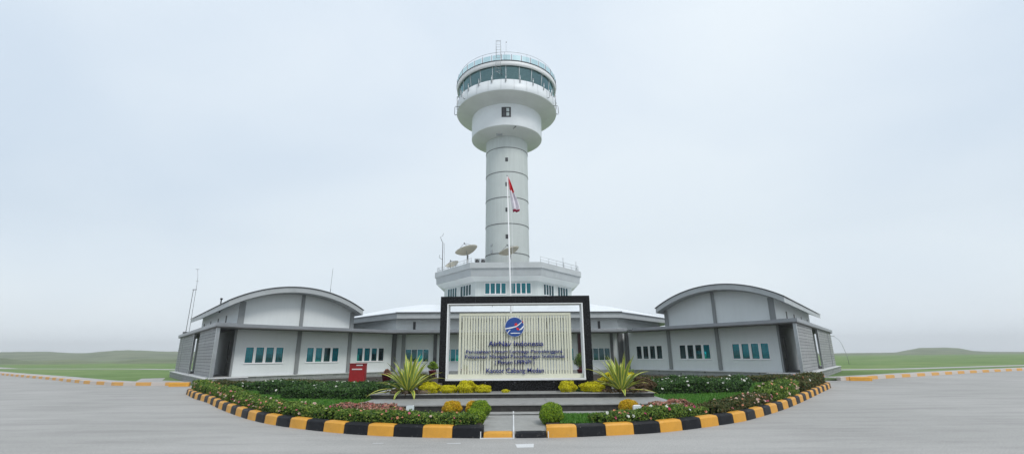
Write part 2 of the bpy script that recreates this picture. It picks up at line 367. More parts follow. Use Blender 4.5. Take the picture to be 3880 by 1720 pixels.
def arc(s):
    s = max(0, min(AL[-1], s))
    for i in range(len(AL) - 1):
        if AL[i + 1] >= s:
            t = (s - AL[i]) / max(1e-9, AL[i + 1] - AL[i]); p = AP[i].lerp(AP[i + 1], t); break
    i0 = max(0, i - 2); i1 = min(len(AP) - 1, i + 3); d = (AP[i1] - AP[i0]).normalized()
    return p, Vector((-d.y, d.x, 0))          # point, inward normal
def s_at_x(x):
    return min(range(len(AP)), key=lambda i: abs(AP[i].x - x) if AP[i].y < 24 else 99)
sL = AL[s_at_x(-.62)]; sR = AL[s_at_x(.67)]
inner = []
for k in range(121):
    p, n = arc(AL[-1] * k / 120); inner.append(tuple((p + n * .12).xy))
islandback = [(15.2, 28.6), (8.6, 37.2), (-9.2, 36.4), (-16.2, 28.2)]
inL = [p for p in inner if p[0] < -.69]; inR = [p for p in inner if p[0] > .71]
b = MB(); b.prism(inL + [(-.69, 10.37), (-.69, 13.05), (-.69, 37)] + islandback[2:], -.01, .196); b.prism([(.71, 10.37)] + inR + islandback[:2] + [(.71, 37), (.71, 13.05)], -.01, .196)
b.box(-.69, .71, 13.05, 36.5, -.01, .19)
tag(b.build('flower_bed_soil', SOIL), kind='structure')
def lawnpoly():
    L = []
    for k in range(121):
        s = AL[-1] * k / 120; p, n = arc(s); q = p + n * .95; L.append(tuple(q.xy))
    return L
lp = [p for p in lawnpoly() if p[0] < -3.2 and p[1] < 23.4]
lawnL = lp + [(-4.4, 13.2), (-4.4, 17), (-4.6, 24), (-9, 25.2), (-13.5, 24.4)]
rp = [p for p in lawnpoly() if p[0] > 3.4 and p[1] < 23.6]
lawnR = [(4.4, 13.2)] + rp + [(13, 24.6), (9, 26.6), (4.6, 25.5), (4.4, 17)]
gR = [(.98, 10.75), (1.9, 10.75), (2.3, 12.35), (1.1, 12.35)]; gL = [(-2.3, 11.5), (-1.1, 11.5), (-1.1, 12.4), (-2.6, 12.4)]
sheet('lawn', gR, .200, LAWN); sheet('lawn', gL, .200, LAWN)
sheet('lawn', lawnL, .200, LAWN); sheet('lawn', lawnR, .200, LAWN)
b = MB(); b.add([(-3.1, 12.45, .2), (3.1, 12.4, .2), (3.4, 13, .2), (-3.4, 13, .2)], [(0, 1, 2, 3)]); tag(b.build('paving', PATHM), kind='structure')

# kerb blocks: profile (inward distance, height)
KP = [(0.0, -.01), (.015, .185), (.045, .222), (.17, .232), (.17, -.01)]
ORD = ['first', 'second', 'third', 'fourth', 'fifth', 'sixth', 'seventh', 'eighth', 'ninth', 'tenth', 'eleventh', 'twelfth', 'thirteenth', 'fourteenth', 'fifteenth', 'sixteenth', 'seventeenth', 'eighteenth', 'nineteenth', 'twentieth']
def kerb_block(s0, s1, colr, label, prof=KP):
    p, n = arc((s0 + s1) / 2); b = MB(); rings = []
    for k in range(7):
        q, m = arc(s0 + (s1 - s0) * k / 6); e = .012 if k in (0, 6) else 0
        rings.append([tuple(q + m * (d + (e if i < 4 else 0)) + Vector((0, 0, z - (e if 0 < i < 4 else 0)))) for i, (d, z) in enumerate(prof)])
    b.loft(rings)
    o = bpy.data.objects.new('kerb_block', None)
    b.v = [tuple(Vector(v) - Vector((p.x, p.y, 0))) for v in b.v]
    o = b.build('kerb_block', KY if colr == 'yellow' else KB); o.location = (p.x, p.y, 0)
    return tag(o, label, 'kerb block', 'painted kerb blocks around the flower island')
for side, s, stp, first in (('left', sL, -1, 'black'), ('right', sR, 1, 'yellow')):
    cnt = {'black': 0, 'yellow': 0}; c = first
    while (s > .4 if stp < 0 else s < AL[-1] - .4):
        L = .645 * random.uniform(.97, 1.03); s2 = s + stp * L; i = cnt[c]; cnt[c] += 1
        lab = f"{c} painted kerb block, {ORD[min(i, 19)]} {c} one {side} of the concrete walkway along the island edge"
        kerb_block(min(s, s2) + .004, max(s, s2) - .004, c, lab); s = s2; c = 'yellow' if c == 'black' else 'black'
# side kerb blocks beside the building ends
for x, y, rz, c, lab in [(-19.6, 28.9, .1, KY, 'lone yellow kerb block beside the grey plinth at the left end of the building'), (20.6, 29.2, -.35, KY, 'weathered orange kerb block beside the plinth at the right end of the building')]:
    b = MB(); b.loft([[(X, 0 + d, z) for d, z in KP] for X in (-.55, -.2, .2, .55)]); o = b.build('kerb_block', c); o.location = (x, y, 0); o.rotation_euler.z = rz
    tag(o, lab, 'kerb block')
# low ramp kerbs before the walkway
LPF = [(0.0, -.01), (.02, .085), (.05, .105), (.17, .112), (.17, -.01)]
mid = (sL + sR) / 2 + .0
kerb_block(sL + .01, mid - .02, 'yellow', 'low yellow ramp kerb at the foot of the concrete walkway, left half', LPF)
kerb_block(mid + .03, sR - .01, 'black', 'low black ramp kerb at the foot of the concrete walkway, right half', LPF)
b = MB(); y0 = 10.4
for i in range(5):
    a = i / 5; c = (i + .985) / 5; za, zc = .108 + .09 * a, .108 + .09 * c; ya, yc = y0 + 2.6 * a, y0 + 2.6 * c
    for x0, x1 in ((-.68, -.02), (.02, .69)):
        b.add([(x0, ya, za), (x1, ya, za), (x1, yc, zc), (x0, yc, zc), (x0, ya, -.05), (x1, ya, -.05), (x1, yc, -.05), (x0, yc, -.05)], [(0, 1, 2, 3), (4, 7, 6, 5), (0, 4, 5, 1), (1, 5, 6, 2), (2, 6, 7, 3), (3, 7, 4, 0)])
tag(b.build('walkway', PATHM), kind='structure')
sheet('road_patch', [(.03, 9.55), (.38, 9.60), (.36, 9.22), (.06, 9.2)], .0, SLABW)
sheet('road_patch', [(-1.26, 9.72), (-1.02, 9.74), (-1.0, 9.66), (-1.28, 9.66)], .0, SLABW); sheet('road_patch', [(-2.7, 9.80), (-2.5, 9.8), (-2.5, 9.74), (-2.72, 9.75)], .0, SLABW)
b = MB(); b.add([(-.018, 10.22, .125), (.018, 10.22, .125), (.018, 13, .212), (-.018, 13, .212), (-.018, 10.22, -.02), (.018, 10.22, -.02), (.018, 13, -.02), (-.018, 13, -.02)], [(0, 1, 2, 3), (4, 7, 6, 5), (0, 4, 5, 1), (1, 5, 6, 2), (2, 6, 7, 3), (3, 7, 4, 0)])
for x in (-.665, .70):
    b.box(x - .008, x + .008, 10.2, 10.42, -.01, .12)
b.box(-.68, .01, 10.17, 10.21, -.01, .012)
tag(b.build('walkway_edging', SLABW), kind='structure')

# steps / terrace
b = MB(); b.box(-4.15, 4.28, 13.0, 18.0, .19, .345)
b2 = MB(); b2.box(-4.19, 4.32, 12.97, 18.03, .345, .375)
e = empty('terrace_steps', (0, 13, .19), 'wide dark granite terrace steps with grey treads under the sign', 'steps')
b.build('riser', GRAN2, e); 
for i in range(5):
    x0 = -4.19 + 8.51 * i / 5; b2 = MB(); b2.box(x0 + .003, x0 + 8.51 / 5 - .003, 12.97, 18.03, .345, .375); b2.build('tread', TREAD, e, bevel=.004)
b = MB(); b.box(-4.28, 4.22, 14.9, 17.9, .375, .482); b.build('riser', GRAN2, e)
b = MB(); b.box(-4.31, 4.25, 14.87, 17.93, .482, .505); b.build('edge_slab', TREAD, e, bevel=.004)

# ------------------------------------------------------------------ buildings
class Fr:
    """skewed local frame (u along facade, v inwards, z up)"""
    def __init__(s, O, U, V): s.O = Vector((*O, 0)); s.U = Vector((*U, 0)); s.V = Vector((*V, 0))
    def __call__(s, p): return s.O + s.U * p[0] + s.V * p[1] + Vector((0, 0, p[2]))
def wall_holes(T, name, mat, parent, u0, u1, v0, v1, z0, z1, holes):
    """wall along u with window holes [(ua,ub,za,zb)], one mesh, pieces butted"""
    b = MB(T); us = u0
    for (ua, ub, za, zb) in sorted(holes):
        b.box(us, ua, v0, v1, z0, z1); b.box(ua, ub, v0, v1, z0, za); b.box(ua, ub, v0, v1, zb, z1); us = ub
    b.box(us, u1, v0, v1, z0, z1)
    return b.build(name, mat, parent, recalc=True)
def window(T, parent, ua, ub, za, zb, v, n=4, gap=.10, fr=.045, glass=None, blinds=None, depth=.10, dark=()):
    """frame, panes set back 6 cm, roller blinds behind them"""
    f = MB(T); pw = (ub - ua - 2 * fr - (n - 1) * gap) / n; f.box(ua + .002, ub - .002, v - .025, v + depth, za + .002, za + fr)
    f.box(ua + .002, ub - .002, v - .025, v + depth, zb - fr, zb - .002)
    f.box(ua + .002, ua + fr, v - .025, v + depth, za + fr, zb - fr); f.box(ub - fr, ub - .002, v - .025, v + depth, za + fr, zb - fr)
    f.box(ua - .03, ub + .03, v - .05, v - .025, za - .03, za + .01)
    for k in range(n - 1):
        x = ua + fr + (k + 1) * pw + k * gap; f.box(x, x + gap, v - .02, v + depth, za + fr, zb - fr)
    w_ = f.build('window', WHITE, parent)
    for k in range(n):
        x = ua + fr + k * (pw + gap); g = MB(T); g.box(x, x + pw, v + .03, v + .036, za + fr, zb - fr)
        g.build('pane', G_DTEAL if k in dark else (glass or G_TEAL), w_)
        cov = (blinds[k] if blinds else random.choice([.45, 1, 1, .5, .9]))
        if cov > 0:
            c = MB(T); zt = zb - fr; zl = zt - (zt - za - fr) * cov; m = 10
            c.add([(x + pw * i / m, v + .12 + (.018 if i % 2 else 0), z) for z in (zl, zt) for i in range(m + 1)], [(i, i + 1, m + 2 + i, m + 1 + i) for i in range(m)])
            c.build('blind', BLIND, w_, recalc=False)
    return w_
def arch_pts(ua, ub, zb, sag, n=28, dz=0):
    c = (ua + ub) / 2; h = (ub - ua) / 2; R = (h * h + sag * sag) / (2 * sag); out = []
    a = math.asin(h / R)
    for i in range(n + 1):
        t = -a + 2 * a * i / n; out.append((c + R * math.sin(t), zb + sag - R + R * math.cos(t) + dz))
    return out
def wing(name, O, U, V, label, mir, darks):
    T = Fr(O, U, V); root = empty(name, (O[0], O[1], 0), label, 'building', 'arched end wings of the building')
    P = root; LEN = 20.0
    # plinth and porch floor
    b = MB(T); b.box(1.33, 12.6, .78, 20.4, -.02, .43); b.box(-.3, 1.33, -.35, 20.4, -.02, .43); b.box(1.33, 2.0, -.35, .78, -.02, .43); b.build('plinth', PLINTH, P)
    b = MB(T); b.box(1.33, 12.6, .72, .98, .43, .47); b.box(-.36, 1.33, -.41, 20.45, .43, .47); b.box(1.33, 2.06, -.41, .72, .43, .47); b.build('plinth_cap', SLABW, P)
    # lower facade
    wins = [(1.96, 4.41), (5.98, 8.44), (9.9, 12.35)]
    zz = (1.24, 2.28)
    wall_holes(T, 'wall', W_, P, 1.33, 13.4, 1.0, 1.2, .47, 3.34, [(a, c, *zz) for a, c in wins])
    for (a, c), dk in zip(wins, darks): window(T, P, a, c, *zz, 1.0, gap=.17, dark=dk)
    # side wall behind the porch with a door
    b = MB(T); b.box(1.33, 1.5, 1.2, 2.3, .47, 3.34); b.box(1.33, 1.5, 2.3, 3.4, 2.65, 3.34); b.box(1.33, 1.5, 3.4, 19.8, .47, 3.34); b.build('side_wall', GREYP, P)
    d = MB(T); d.box(1.37, 1.43, 2.32, 3.38, .47, 2.64); d = d.build('door', DOORM, P); h = MB(T); h.tube([(1.30, 2.5, 1.3), (1.30, 2.5, 1.75)], .02); h.box(1.30, 1.37, 2.49, 2.51, 1.32, 1.34); h.build('handle', STEEL, d)
    b = MB(T); b.box(1.5, 12.4, 19.6, 19.8, .47, 3.34); b.build('back_wall', W_, P)
    b = MB(T); b.box(13.2, 13.4, 1.2, 8, .47, 3.34); b.build('inner_side_wall', W_, P)
    # corner post, porch posts and board screens
    b = MB(T); b.box(-.02, .16, -.30, -.02, .47, 3.34); b.build('post', STEEL, P)
    for v in (9.9, 17.1):
        b = MB(T); b.box(-.02, .12, v, v + .22, .47, 3.34); b.build('post', STEEL, P)
    for v0, v1 in ((.0, 6.9), (10.2, 17.0)):
        b = MB(T); b.box(.0, .07, v0, v1, .47, 3.34); b.build('board_screen', SCREEN, P)
    b = MB(T); b.box(.0, .07, 17.4, 19.8, .47, 3.34); b.build('board_screen', SCREEN, P)
    # pillars
    for a, c in ((5.23, 5.5), (9.12, 9.38)):
        b = MB(T); b.box(a, c, .90, 1.0, .53, 3.34); b.build('pillar', GREYP, P)
    b = MB(T); b.box(1.2, 1.33, .88, 1.3, .47, 3.34); b.build('pillar', GREYP, P)
    b = MB(T); b.box(13.05, 13.42, .90, 1.0, .47, 3.34); b.build('pillar', DGREY, P)
    # canopy slab all round: fascia with a folded drip edge
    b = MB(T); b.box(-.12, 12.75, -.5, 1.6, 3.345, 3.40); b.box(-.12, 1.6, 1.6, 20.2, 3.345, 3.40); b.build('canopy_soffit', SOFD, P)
    b = MB(T); b.box(-.15, 12.1, -.03, 1.6, 3.40, 3.62); b.box(-.15, 1.6, 1.6, 20.25, 3.40, 3.62); b.box(-.15, 1.0, -.53, -.03, 3.40, 3.62)
    b.box(-.17, 12.12, -.07, -.03, 3.33, 3.63) if False else None
    c_ = b.build('canopy', FASC, P, bevel=.012)
    b = MB(T); b.box(1.6, 13.3, 1.6, 20.2, 3.345, 3.60); b.build('flat_roof', ROOFM, P)
    # upper gable block
    A = arch_pts(.46, 9.75, 5.0, 1.24)
    inner_ = [(u, z - .40) for u, z in A]
    def under(u):
        for (a, za), (c, zc) in zip(inner_, inner_[1:]):
            if a <= u <= c: return za + (zc - za) * (u - a) / (c - a)
    us = [1.33 + (9.37 - 1.33) * i / 24 for i in range(25)]
    b = MB(T)
    for v in (1.0, 1.25): pass
    top = [(u, under(u) + .03) for u in us]
    vs_ = [(u, 1.0, 3.62) for u in us] + [(u, 1.0, z) for u, z in top] + [(u, 1.2, 3.62) for u in us] + [(u, 1.2, z) for u, z in top]; n = 25
    fs_ = []
    for i in range(24):
        fs_ += [(i, i + 1, n + i + 1, n + i), (2 * n + i, 3 * n + i, 3 * n + i + 1, 2 * n + i + 1), (n + i, n + i + 1, 3 * n + i + 1, 3 * n + i), (i, 2 * n + i, 2 * n + i + 1, i + 1)]
    fs_ += [(0, n, 3 * n, 2 * n), (n - 1, 3 * n - 1, 4 * n - 1, 2 * n - 1)]
    b.add(vs_, fs_); b.build('gable_wall', W_, P)
    for a, c in ((1.25, 1.62), (5.25, 5.48), (9.12, 9.42)):
        b = MB(T); b.box(a, c, .90, 1.0, 3.62, under((a + c) / 2) + .0) ; b.build('gable_pillar', GREYP, P)
    # upper side walls with slit windows
    zs = under(1.36) + .03
    for u0, u1 in ((1.33, 1.5), (9.2, 9.37)):
        b = MB(T); b.box(u0, u1, 1.2, 18.1, 3.6, zs); b.build('upper_side_wall', W_, P)
    b = MB(T); b.box(1.5, 9.2, 17.9, 18.1, 3.6, zs); b.build('upper_back_wall', W_, P)
    for v in (5.5, 8.9, 12.6, 16.2):
        b = MB(T); b.box(1.30, 1.33, v, v + .35, 3.95, 4.5); s_ = b.build('slit_window', DARKM, P)
    # roof shell: soffit+fascia band, dark sheet on top
    O1 = [(u, z) for u, z in A]
    def shell(v0, v1, za, zb, mat, nm, ue=0):
        b = MB(T); m = len(A)
        lo = [(u, v0, z + za) for u, z in A]; hi = [(u, v0, z + zb) for u, z in A]; lo2 = [(u, v1, z + za) for u, z in A]; hi2 = [(u, v1, z + zb) for u, z in A]
        b.add(lo + hi + lo2 + hi2, [(i, i + 1, m + i + 1, m + i) for i in range(m - 1)] + [(2 * m + i, 3 * m + i, 3 * m + i + 1, 2 * m + i + 1) for i in range(m - 1)], 0)
        b.add(hi + hi2, [(i, i + 1, m + i + 1, m + i) for i in range(m - 1)], 0, False)
        b.add(lo + lo2, [(i, m + i, m + i + 1, i + 1) for i in range(m - 1)], 0, False)
        b.add([lo[0], hi[0], hi2[0], lo2[0]], [(0, 1, 2, 3)]); b.add([lo[-1], hi[-1], hi2[-1], lo2[-1]], [(3, 2, 1, 0)])
        return b.build(nm, mat, P)
    shell(0.0, 18.6, -.36, -.03, ARCHF, 'roof_fascia')
    A = arch_pts(.40, 9.81, 5.0, 1.25)
    r = shell(-.06, 18.7, -.025, .02, ROOFM, 'roof')
    return root, T
wl, TL = wing('wing_building', (-17.7, 28.6), (.6515, .7587), (-.637, .771), 'white arched-roof wing with four-pane windows on the left, behind the red cabinet', False, [(), (2,), (3,)])
wr, TR = wing('wing_building', (17.0, 28.7), (-.62, .785), (.617, .787), 'white arched-roof wing with dark windows on the right side', True, [(), (1, 2, 3), (0, 1, 2, 3)])
wr.name = 'wing_building.001'

# central hall between the wings
cu = Vector((18.9, .9, 0)).normalized(); cv = Vector((-cu.y, cu.x, 0))
TC = Fr((-9.8, 37.8), cu.xy, cv.xy)
hall = empty('entrance_building', (0, 38, 0), 'low white central hall with pale hipped roof joining both wings', 'building')
b = MB(TC); b.box(-.4, 19.3, 1.1, 12, -.02, .43); b.build('plinth', PLINTH, hall)
zz = (1.14, 2.18)
wall_holes(TC, 'wall', W_, hall, -1.2, 20.2, 2.0, 2.2, .43, 3.34, [(1.05, 3.0, *zz), (3.9, 5.6, *zz), (13.8, 15.0, *zz), (16.1, 18.05, *zz)])
window(TC, hall, 1.05, 3.0, *zz, 2.0, gap=.05, dark=(0, 1, 3), blinds=[0, .3, .5, 0]); window(TC, hall, 3.9, 5.6, *zz, 2.0, gap=.05, dark=(0,))
window(TC, hall, 13.8, 15.0, *zz, 2.0, n=3, gap=.05, dark=(0, 1)); window(TC, hall, 16.1, 18.05, *zz, 2.0, gap=.05, dark=(0, 1, 2, 3))
for a, c, m in ((-.1, .3, DGREY), (.75, 1.02, GREYP), (3.35, 3.62, DGREY), (7.2, 7.6, DGREY), (11.4, 11.8, DGREY), (15.35, 15.65, DRED), (18.1, 18.3, DGREY), (18.75, 19.15, DGREY)):
    b = MB(TC); b.box(a, c, 1.83, 2.0, .43, 3.34); b.build('pillar', m, hall)
b = MB(TC); b.box(8.1, 10.9, 1.93, 2.0, .43, 2.75); d = b.build('door', DOORM, hall); h = MB(TC); h.tube([(9.4, 1.89, 1.3), (9.4, 1.89, 1.8)], .02); h.tube([(9.6, 1.89, 1.3), (9.6, 1.89, 1.8)], .02); h.build('handle', STEEL, d)
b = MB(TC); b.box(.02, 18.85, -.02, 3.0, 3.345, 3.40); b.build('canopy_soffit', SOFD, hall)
b = MB(TC); b.box(-.1, 19.0, -.05, 1.2, 3.40, 3.625); b.build('canopy', FASC, hall, bevel=.012)
b = MB(TC); b.box(.1, 18.8, 1.2, 1.95, 3.40, 3.61); b.build('gutter_roof', ROOFM, hall)
b = MB(TC); b.prism([(.35, 1.0), (18.55, 1.0), (25, 9), (25, 12), (-6, 12), (-6, 9)], 3.63, 4.56); b.build('upper_wall', W_, hall)
for u in (1.75, 5.55, 6.3, 12.6, 16.9):
    b = MB(TC); b.box(u, u + .2, .975, 1.0, 3.65, 4.3); b.build('slit_window', DARKM, hall)
# eave slab (overhang) and hipped roof sheet
ev = [(.6, -.02), (18.6, -.02), (26.2, 8.6), (26.2, 12.8), (-7.2, 12.8), (-7.2, 8.6)]
b = MB(TC); b.prism(ev, 4.50, 4.93); b.build('eave', ARCHF, hall)
b = MB(TC); tp = [(1.6, 6.0), (17.4, 6.0), (20.5, 9.2), (20.5, 12), (-1.5, 12), (-1.5, 9.2)]
ev2 = [(.5, -.1), (18.7, -.1), (26.3, 8.55), (26.3, 12.9), (-7.3, 12.9), (-7.3, 8.55)]
b.loft([[(u, v, 4.935) for u, v in ev2], [(u, v, 4.985) for u, v in ev2], [(u, v, 6.22) for u, v in tp]]); b.build('roof', ROOFW, hall)
b = MB(TC); b.box(.5, 18.7, -.14, -.1, 4.92, 4.995); b.build('roof_edge', ROOFM, hall)
b = MB(TC); b.tube([(8.2, 3.8, 5.75), (8.2, 3.8, 6.4)], .03); b.build('vent_pipe', STEEL, hall)

# octagonal second storey
oc = empty('octagonal_building', (-.55, 49.8, 0), 'pale octagonal two-tier storey with teal window groups around the tower foot', 'building')
OC = Vector((-.55, 49.8)); OCT = [Vector(p) for p in ((-3.85, 42), (2.7, 42), (7.0, 47.4), (7.0, 53), (2.7, 58), (-3.85, 58), (-7.9, 53), (-7.9, 47.4))]
def oct_(k): return [tuple(OC + (p - OC) * k) for p in OCT]
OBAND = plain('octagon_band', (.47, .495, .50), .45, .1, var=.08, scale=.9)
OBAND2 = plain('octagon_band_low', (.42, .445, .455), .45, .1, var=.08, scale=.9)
def ringslab(ko, ki, z0, z1, mat, nm):
    b = MB(); o = oct_(ko); i = oct_(ki)
    b.loft([[(*p, z0) for p in o], [(*p, z1) for p in o], [(*p, z1) for p in i], [(*p, z0) for p in i], [(*p, z0) for p in o]], cap=False); return b.build(nm, mat, oc)
ringslab(1.0, .96, 9.26, 9.78, OBAND, 'parapet')
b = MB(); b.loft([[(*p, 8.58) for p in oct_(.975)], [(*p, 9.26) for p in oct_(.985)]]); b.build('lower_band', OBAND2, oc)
b = MB(); b.loft([[(*p, 9.262) for p in oct_(.955)], [(*p, 9.32) for p in oct_(.955)]]); b.build('flat_roof', ROOFM, oc)
b = MB(); b.loft([[(*p, 8.2) for p in oct_(.872)], [(*p, 8.57) for p in oct_(.972)]]); b.build('soffit', SOFD if False else WSOF, oc)
W8 = oct_(.868)
def face_T(i):
    a = Vector(W8[i]); c = Vector(W8[(i + 1) % 8]); d = (c - a).normalized(); n = Vector((-d.y, d.x)); return Fr(a, d, n), (c - a).length
GO = [[(.09, .37), (.47, .75)], [(.17, .46), (.57, .88)], None, None, None, None, None, [(.12, .43), (.54, .88)]]
for i in range(8):
    T, L = face_T(i); hs = GO[i]
    if i == 0:
        fr0 = [(-2.55, -.58), (-.15, 1.72)]; a0 = W8[0][0]; hs = [((x0 - a0) / L, (x1 - a0) / L) for x0, x1 in fr0]
    if hs:
        hol = [(h0 * L, h1 * L, 7.02, 8.06) for h0, h1 in hs]
        wall_holes(T, 'wall', WT, oc, 0, L, 0, .2, 4.5, 8.5, hol)
        for q, h in enumerate(hol): window(T, oc, *h, 0, gap=.10 if i == 0 else .05, fr=.045 if i == 0 else .03, depth=.10 if i == 0 else .035, blinds=[1, .95, 1, 1], dark=(0, 2, 3) if (i == 7 and q == 1) else ())
    else:
        b = MB(T); b.box(0, L, 0, .2, 4.5, 8.5); b.build('wall', WT, oc)
# flashing/railing on the octagon roof: posts and rails, right and left
rl = MB(); rp_ = oct_(.965)
def rail_run(p, q, n, h=.55, base=9.78):
    p = Vector(p); q = Vector(q)
    for k in range(n + 1):
        c = p.lerp(q, k / n); rl.tube([(c.x, c.y, base), (c.x, c.y, base + h)], .02, 6)
    for hh in (h, h * .5): rl.tube([(p.x, p.y, base + hh), (q.x, q.y, base + hh)], .016, 6)
rail_run(rp_[1], rp_[2], 5); rail_run(rp_[2], rp_[3], 4); rail_run(rp_[7], rp_[0], 5, .45); rail_run(rp_[6], rp_[7], 4)
rl.build('roof_railing', STEEL, oc)
b = MB()
for x, y, h in ((4.95, 45.0, .95), (6.5, 47.2, 1.0)): b.tube([(x, y, 9.78), (x, y, 9.78 + h)], .035, 6)
b.build('roof_post', STEEL, oc)

# rooftop dishes, aerial, air-conditioning boxes (things standing on the roof)
def dish(name, c, w, h, az, el, mast_base, label, grp, rot=0):
    root = empty(name, (c[0], c[1], mast_base), label, 'satellite dish', grp); b = MB(); n, m = 28, 7; cv_ = Vector(c)
    fwd = Vector((math.sin(az) * math.cos(el), -math.cos(az) * math.cos(el), math.sin(el))); rt = fwd.cross(Vector((0, 0, 1))).normalized(); up = rt.cross(fwd)
    rt, up = rt * math.cos(rot) + up * math.sin(rot), up * math.cos(rot) - rt * math.sin(rot)
    vs_ = []
    for back in (0, .03):
        vs_.append(tuple(cv_ - fwd * (back)))
        for j in range(1, m + 1):
            r = j / m
            for k in range(n):
                a = 2 * PI * k / n; vs_.append(tuple(cv_ + rt * (w / 2 * r * math.cos(a)) + up * (h / 2 * r * math.sin(a)) + fwd * (.16 * w * r * r - back)))
    fs_ = []; N1 = 1 + m * n
    for o_ in (0, N1):
        fs_ += [(o_, o_ + 1 + k, o_ + 1 + (k + 1) % n) for k in range(n)]
        for j in range(m - 1):
            fs_ += [(o_ + 1 + j * n + k, o_ + 1 + (j + 1) * n + k, o_ + 1 + (j + 1) * n + (k + 1) % n, o_ + 1 + j * n + (k + 1) % n) for k in range(n)]
    e0 = 1 + (m - 1) * n; fs_ += [(e0 + k, N1 + e0 + k, N1 + e0 + (k + 1) % n, e0 + (k + 1) % n) for k in range(n)]
    b.add(vs_, fs_, 0, True); b.build('reflector', DISHM, root)
    b = MB(); b.tube([(c[0], c[1], mast_base), (c[0], c[1], c[2] - .15)], .09, 10); back = cv_ - fwd * .1
    for s_ in (-.35, 0, .35): b.tube([(c[0], c[1], c[2] - .55), tuple(cv_ + rt * w * s_ * .8 - fwd * .02 + fwd * .16 * w * (s_ * 1.6) ** 2)], .03, 6)
    b.build('mast', STEEL, root)
    b = MB(); f = cv_ + fwd * w * .38
    for k in range(3):
        a = 2 * PI * k / 3 + .4; b.tube([tuple(cv_ + rt * (w / 2 * .95 * math.cos(a)) + up * (h / 2 * .95 * math.sin(a)) + fwd * .15 * w), tuple(f)], .015, 5)
    b.tube([tuple(f - fwd * .08), tuple(f + fwd * .08)], .05, 8); b.build('feed_horn', DARKM, root)
    return root
dish('satellite_dish', (-4.45, 45.9, 11.4), 3.0, 2.3, math.radians(-90), math.radians(72), 9.32, 'large cream satellite dish on a mast, left on the octagon roof', 'dishes on the octagon roof')
dish('satellite_dish', (-.2, 45.4, 11.25), 2.5, 2.1, math.radians(-90), math.radians(72), 9.32, 'pale satellite dish on the octagon roof in front of the tower shaft', 'dishes on the octagon roof')
dish('satellite_dish', (-5.8, 45.3, 10.1), 1.5, 1.1, math.radians(-35), math.radians(50), 9.32, 'small grey dish low at the left parapet of the octagon roof', 'dishes on the octagon roof')
an = empty('roof_aerial', (-7.0, 46.3, 9.78), 'tall thin bent aerial at the left corner of the octagon roof', 'aerial')
b = MB(); b.tube([(-7.0, 46.3, 9.3), (-7.02, 46.3, 12.7)], .035, 6); b.build('mast', DARKM, an)
b = MB(); b.tube([(-7.02, 46.3, 12.65), (-7.2, 46.3, 13.0), (-7.28, 46.3, 13.25), (-7.05, 46.3, 13.4), (-7.0, 46.3, 13.65)], .025, 6); b.tube([(-7.0, 46.3, 10.9), (-7.35, 46.3, 11.15), (-7.3, 46.3, 11.4)], .02, 6); b.tube([(-6.85, 46.3, 12.6), (-6.82, 46.3, 10.4), (-6.2, 46.4, 9.9)], .012, 5); b.build('antenna_element', DARKM, an)
for k, (x, lab) in enumerate(((-3.55, 'grey air conditioning unit on the roof, left of the pair by the tower foot'), (-2.95, 'grey air conditioning unit on the roof, right of the pair by the tower foot'))):
    e = empty('air_conditioner', (x, 46.9, 9.32), lab, 'air conditioner', 'air conditioning units on the octagon roof')
    b = MB(); b.box(x - .26, x + .26, 46.7, 47.1, 10.55 - .1, 11.1); b.build('casing', STEEL, e, bevel=.02)
    b = MB(); b.lathe(x, 0, [(.19, 46.69), (.19, 46.68), (.03, 46.68)], 20); b.v = [(v[0], v[2], v[1] + 10.8) for v in b.v]; b.build('fan_grille', DARKM, e)
    b = MB(); b.box(x - .2, x - .15, 46.75, 47.05, 9.32, 10.45); b.box(x + .15, x + .2, 46.75, 47.05, 9.32, 10.45); b.build('stand', STEEL, e)

# ------------------------------------------------------------------ control tower
TX, TY = -.53, 50.0
tw = empty('control_tower', (TX, TY, 0), 'tall round white air traffic control tower with glazed cab on top', 'tower')
b = MB(); zs = [4.5, 11.88, 15.05, 17.98, 20.9, 23.76, 25.14]
for i, (a, c) in enumerate(zip(zs, zs[1:])): b.lathe(TX, TY, [(2.39, a + .02), (2.37, c - .02)], 96)
b.build('shaft', WT, tw)
for z in zs[1:-1]:
    b = MB(); b.lathe(TX, TY, [(2.36, z - .045), (2.405, z - .04), (2.41, z + .0), (2.36, z + .035)], 96); b.build('seam', DGREY, tw)
b = MB(); b.lathe(TX, TY, [(2.34, 25.10), (3.3, 25.26), (3.95, 25.52), (4.05, 25.60)], 96); b.build('lower_soffit', WSOF, tw)
b = MB(); b.lathe(TX, TY, [(4.05, 25.60), (4.06, 25.64), (4.06, 28.24)], 96); b.build('lower_drum', WCAB, tw)
b = MB(); b.lathe(TX, TY, [(4.02, 28.18), (4.9, 28.38), (5.65, 28.66), (5.83, 28.78)], 96); b.build('upper_soffit', WSOF, tw)
b = MB(); b.lathe(TX, TY, [(5.83, 28.78), (5.86, 28.84), (5.80, 30.08), (5.66, 30.10), (5.3, 30.0)], 96); b.build('gallery_band', WCAB, tw)
for k in range(26):
    b = MB(); a = 2 * PI * k / 26 + .03; c, s_ = math.cos(a), math.sin(a); b.tube([(TX + 5.865 * c, TY + 5.865 * s_, 28.86), (TX + 5.81 * c, TY + 5.81 * s_, 30.06)], .008, 4)
    b.build('panel_joint', GREYP, tw)
# gallery posts / brackets
for k in range(24):
    a = -PI / 2 + 2 * PI * (k) / 24; c, s_ = math.cos(a), math.sin(a)
    if s_ < .35:
        b = MB(); b.tube([(TX + 5.87 * c, TY + 5.87 * s_, 29.72), (TX + 5.90 * c, TY + 5.90 * s_, 30.55)], .055, 8)
        b.tube([(TX + 5.80 * c, TY + 5.80 * s_, 29.75), (TX + 5.92 * c, TY + 5.92 * s_, 29.75)], .05, 6); b.build('bracket', STEEL, tw)
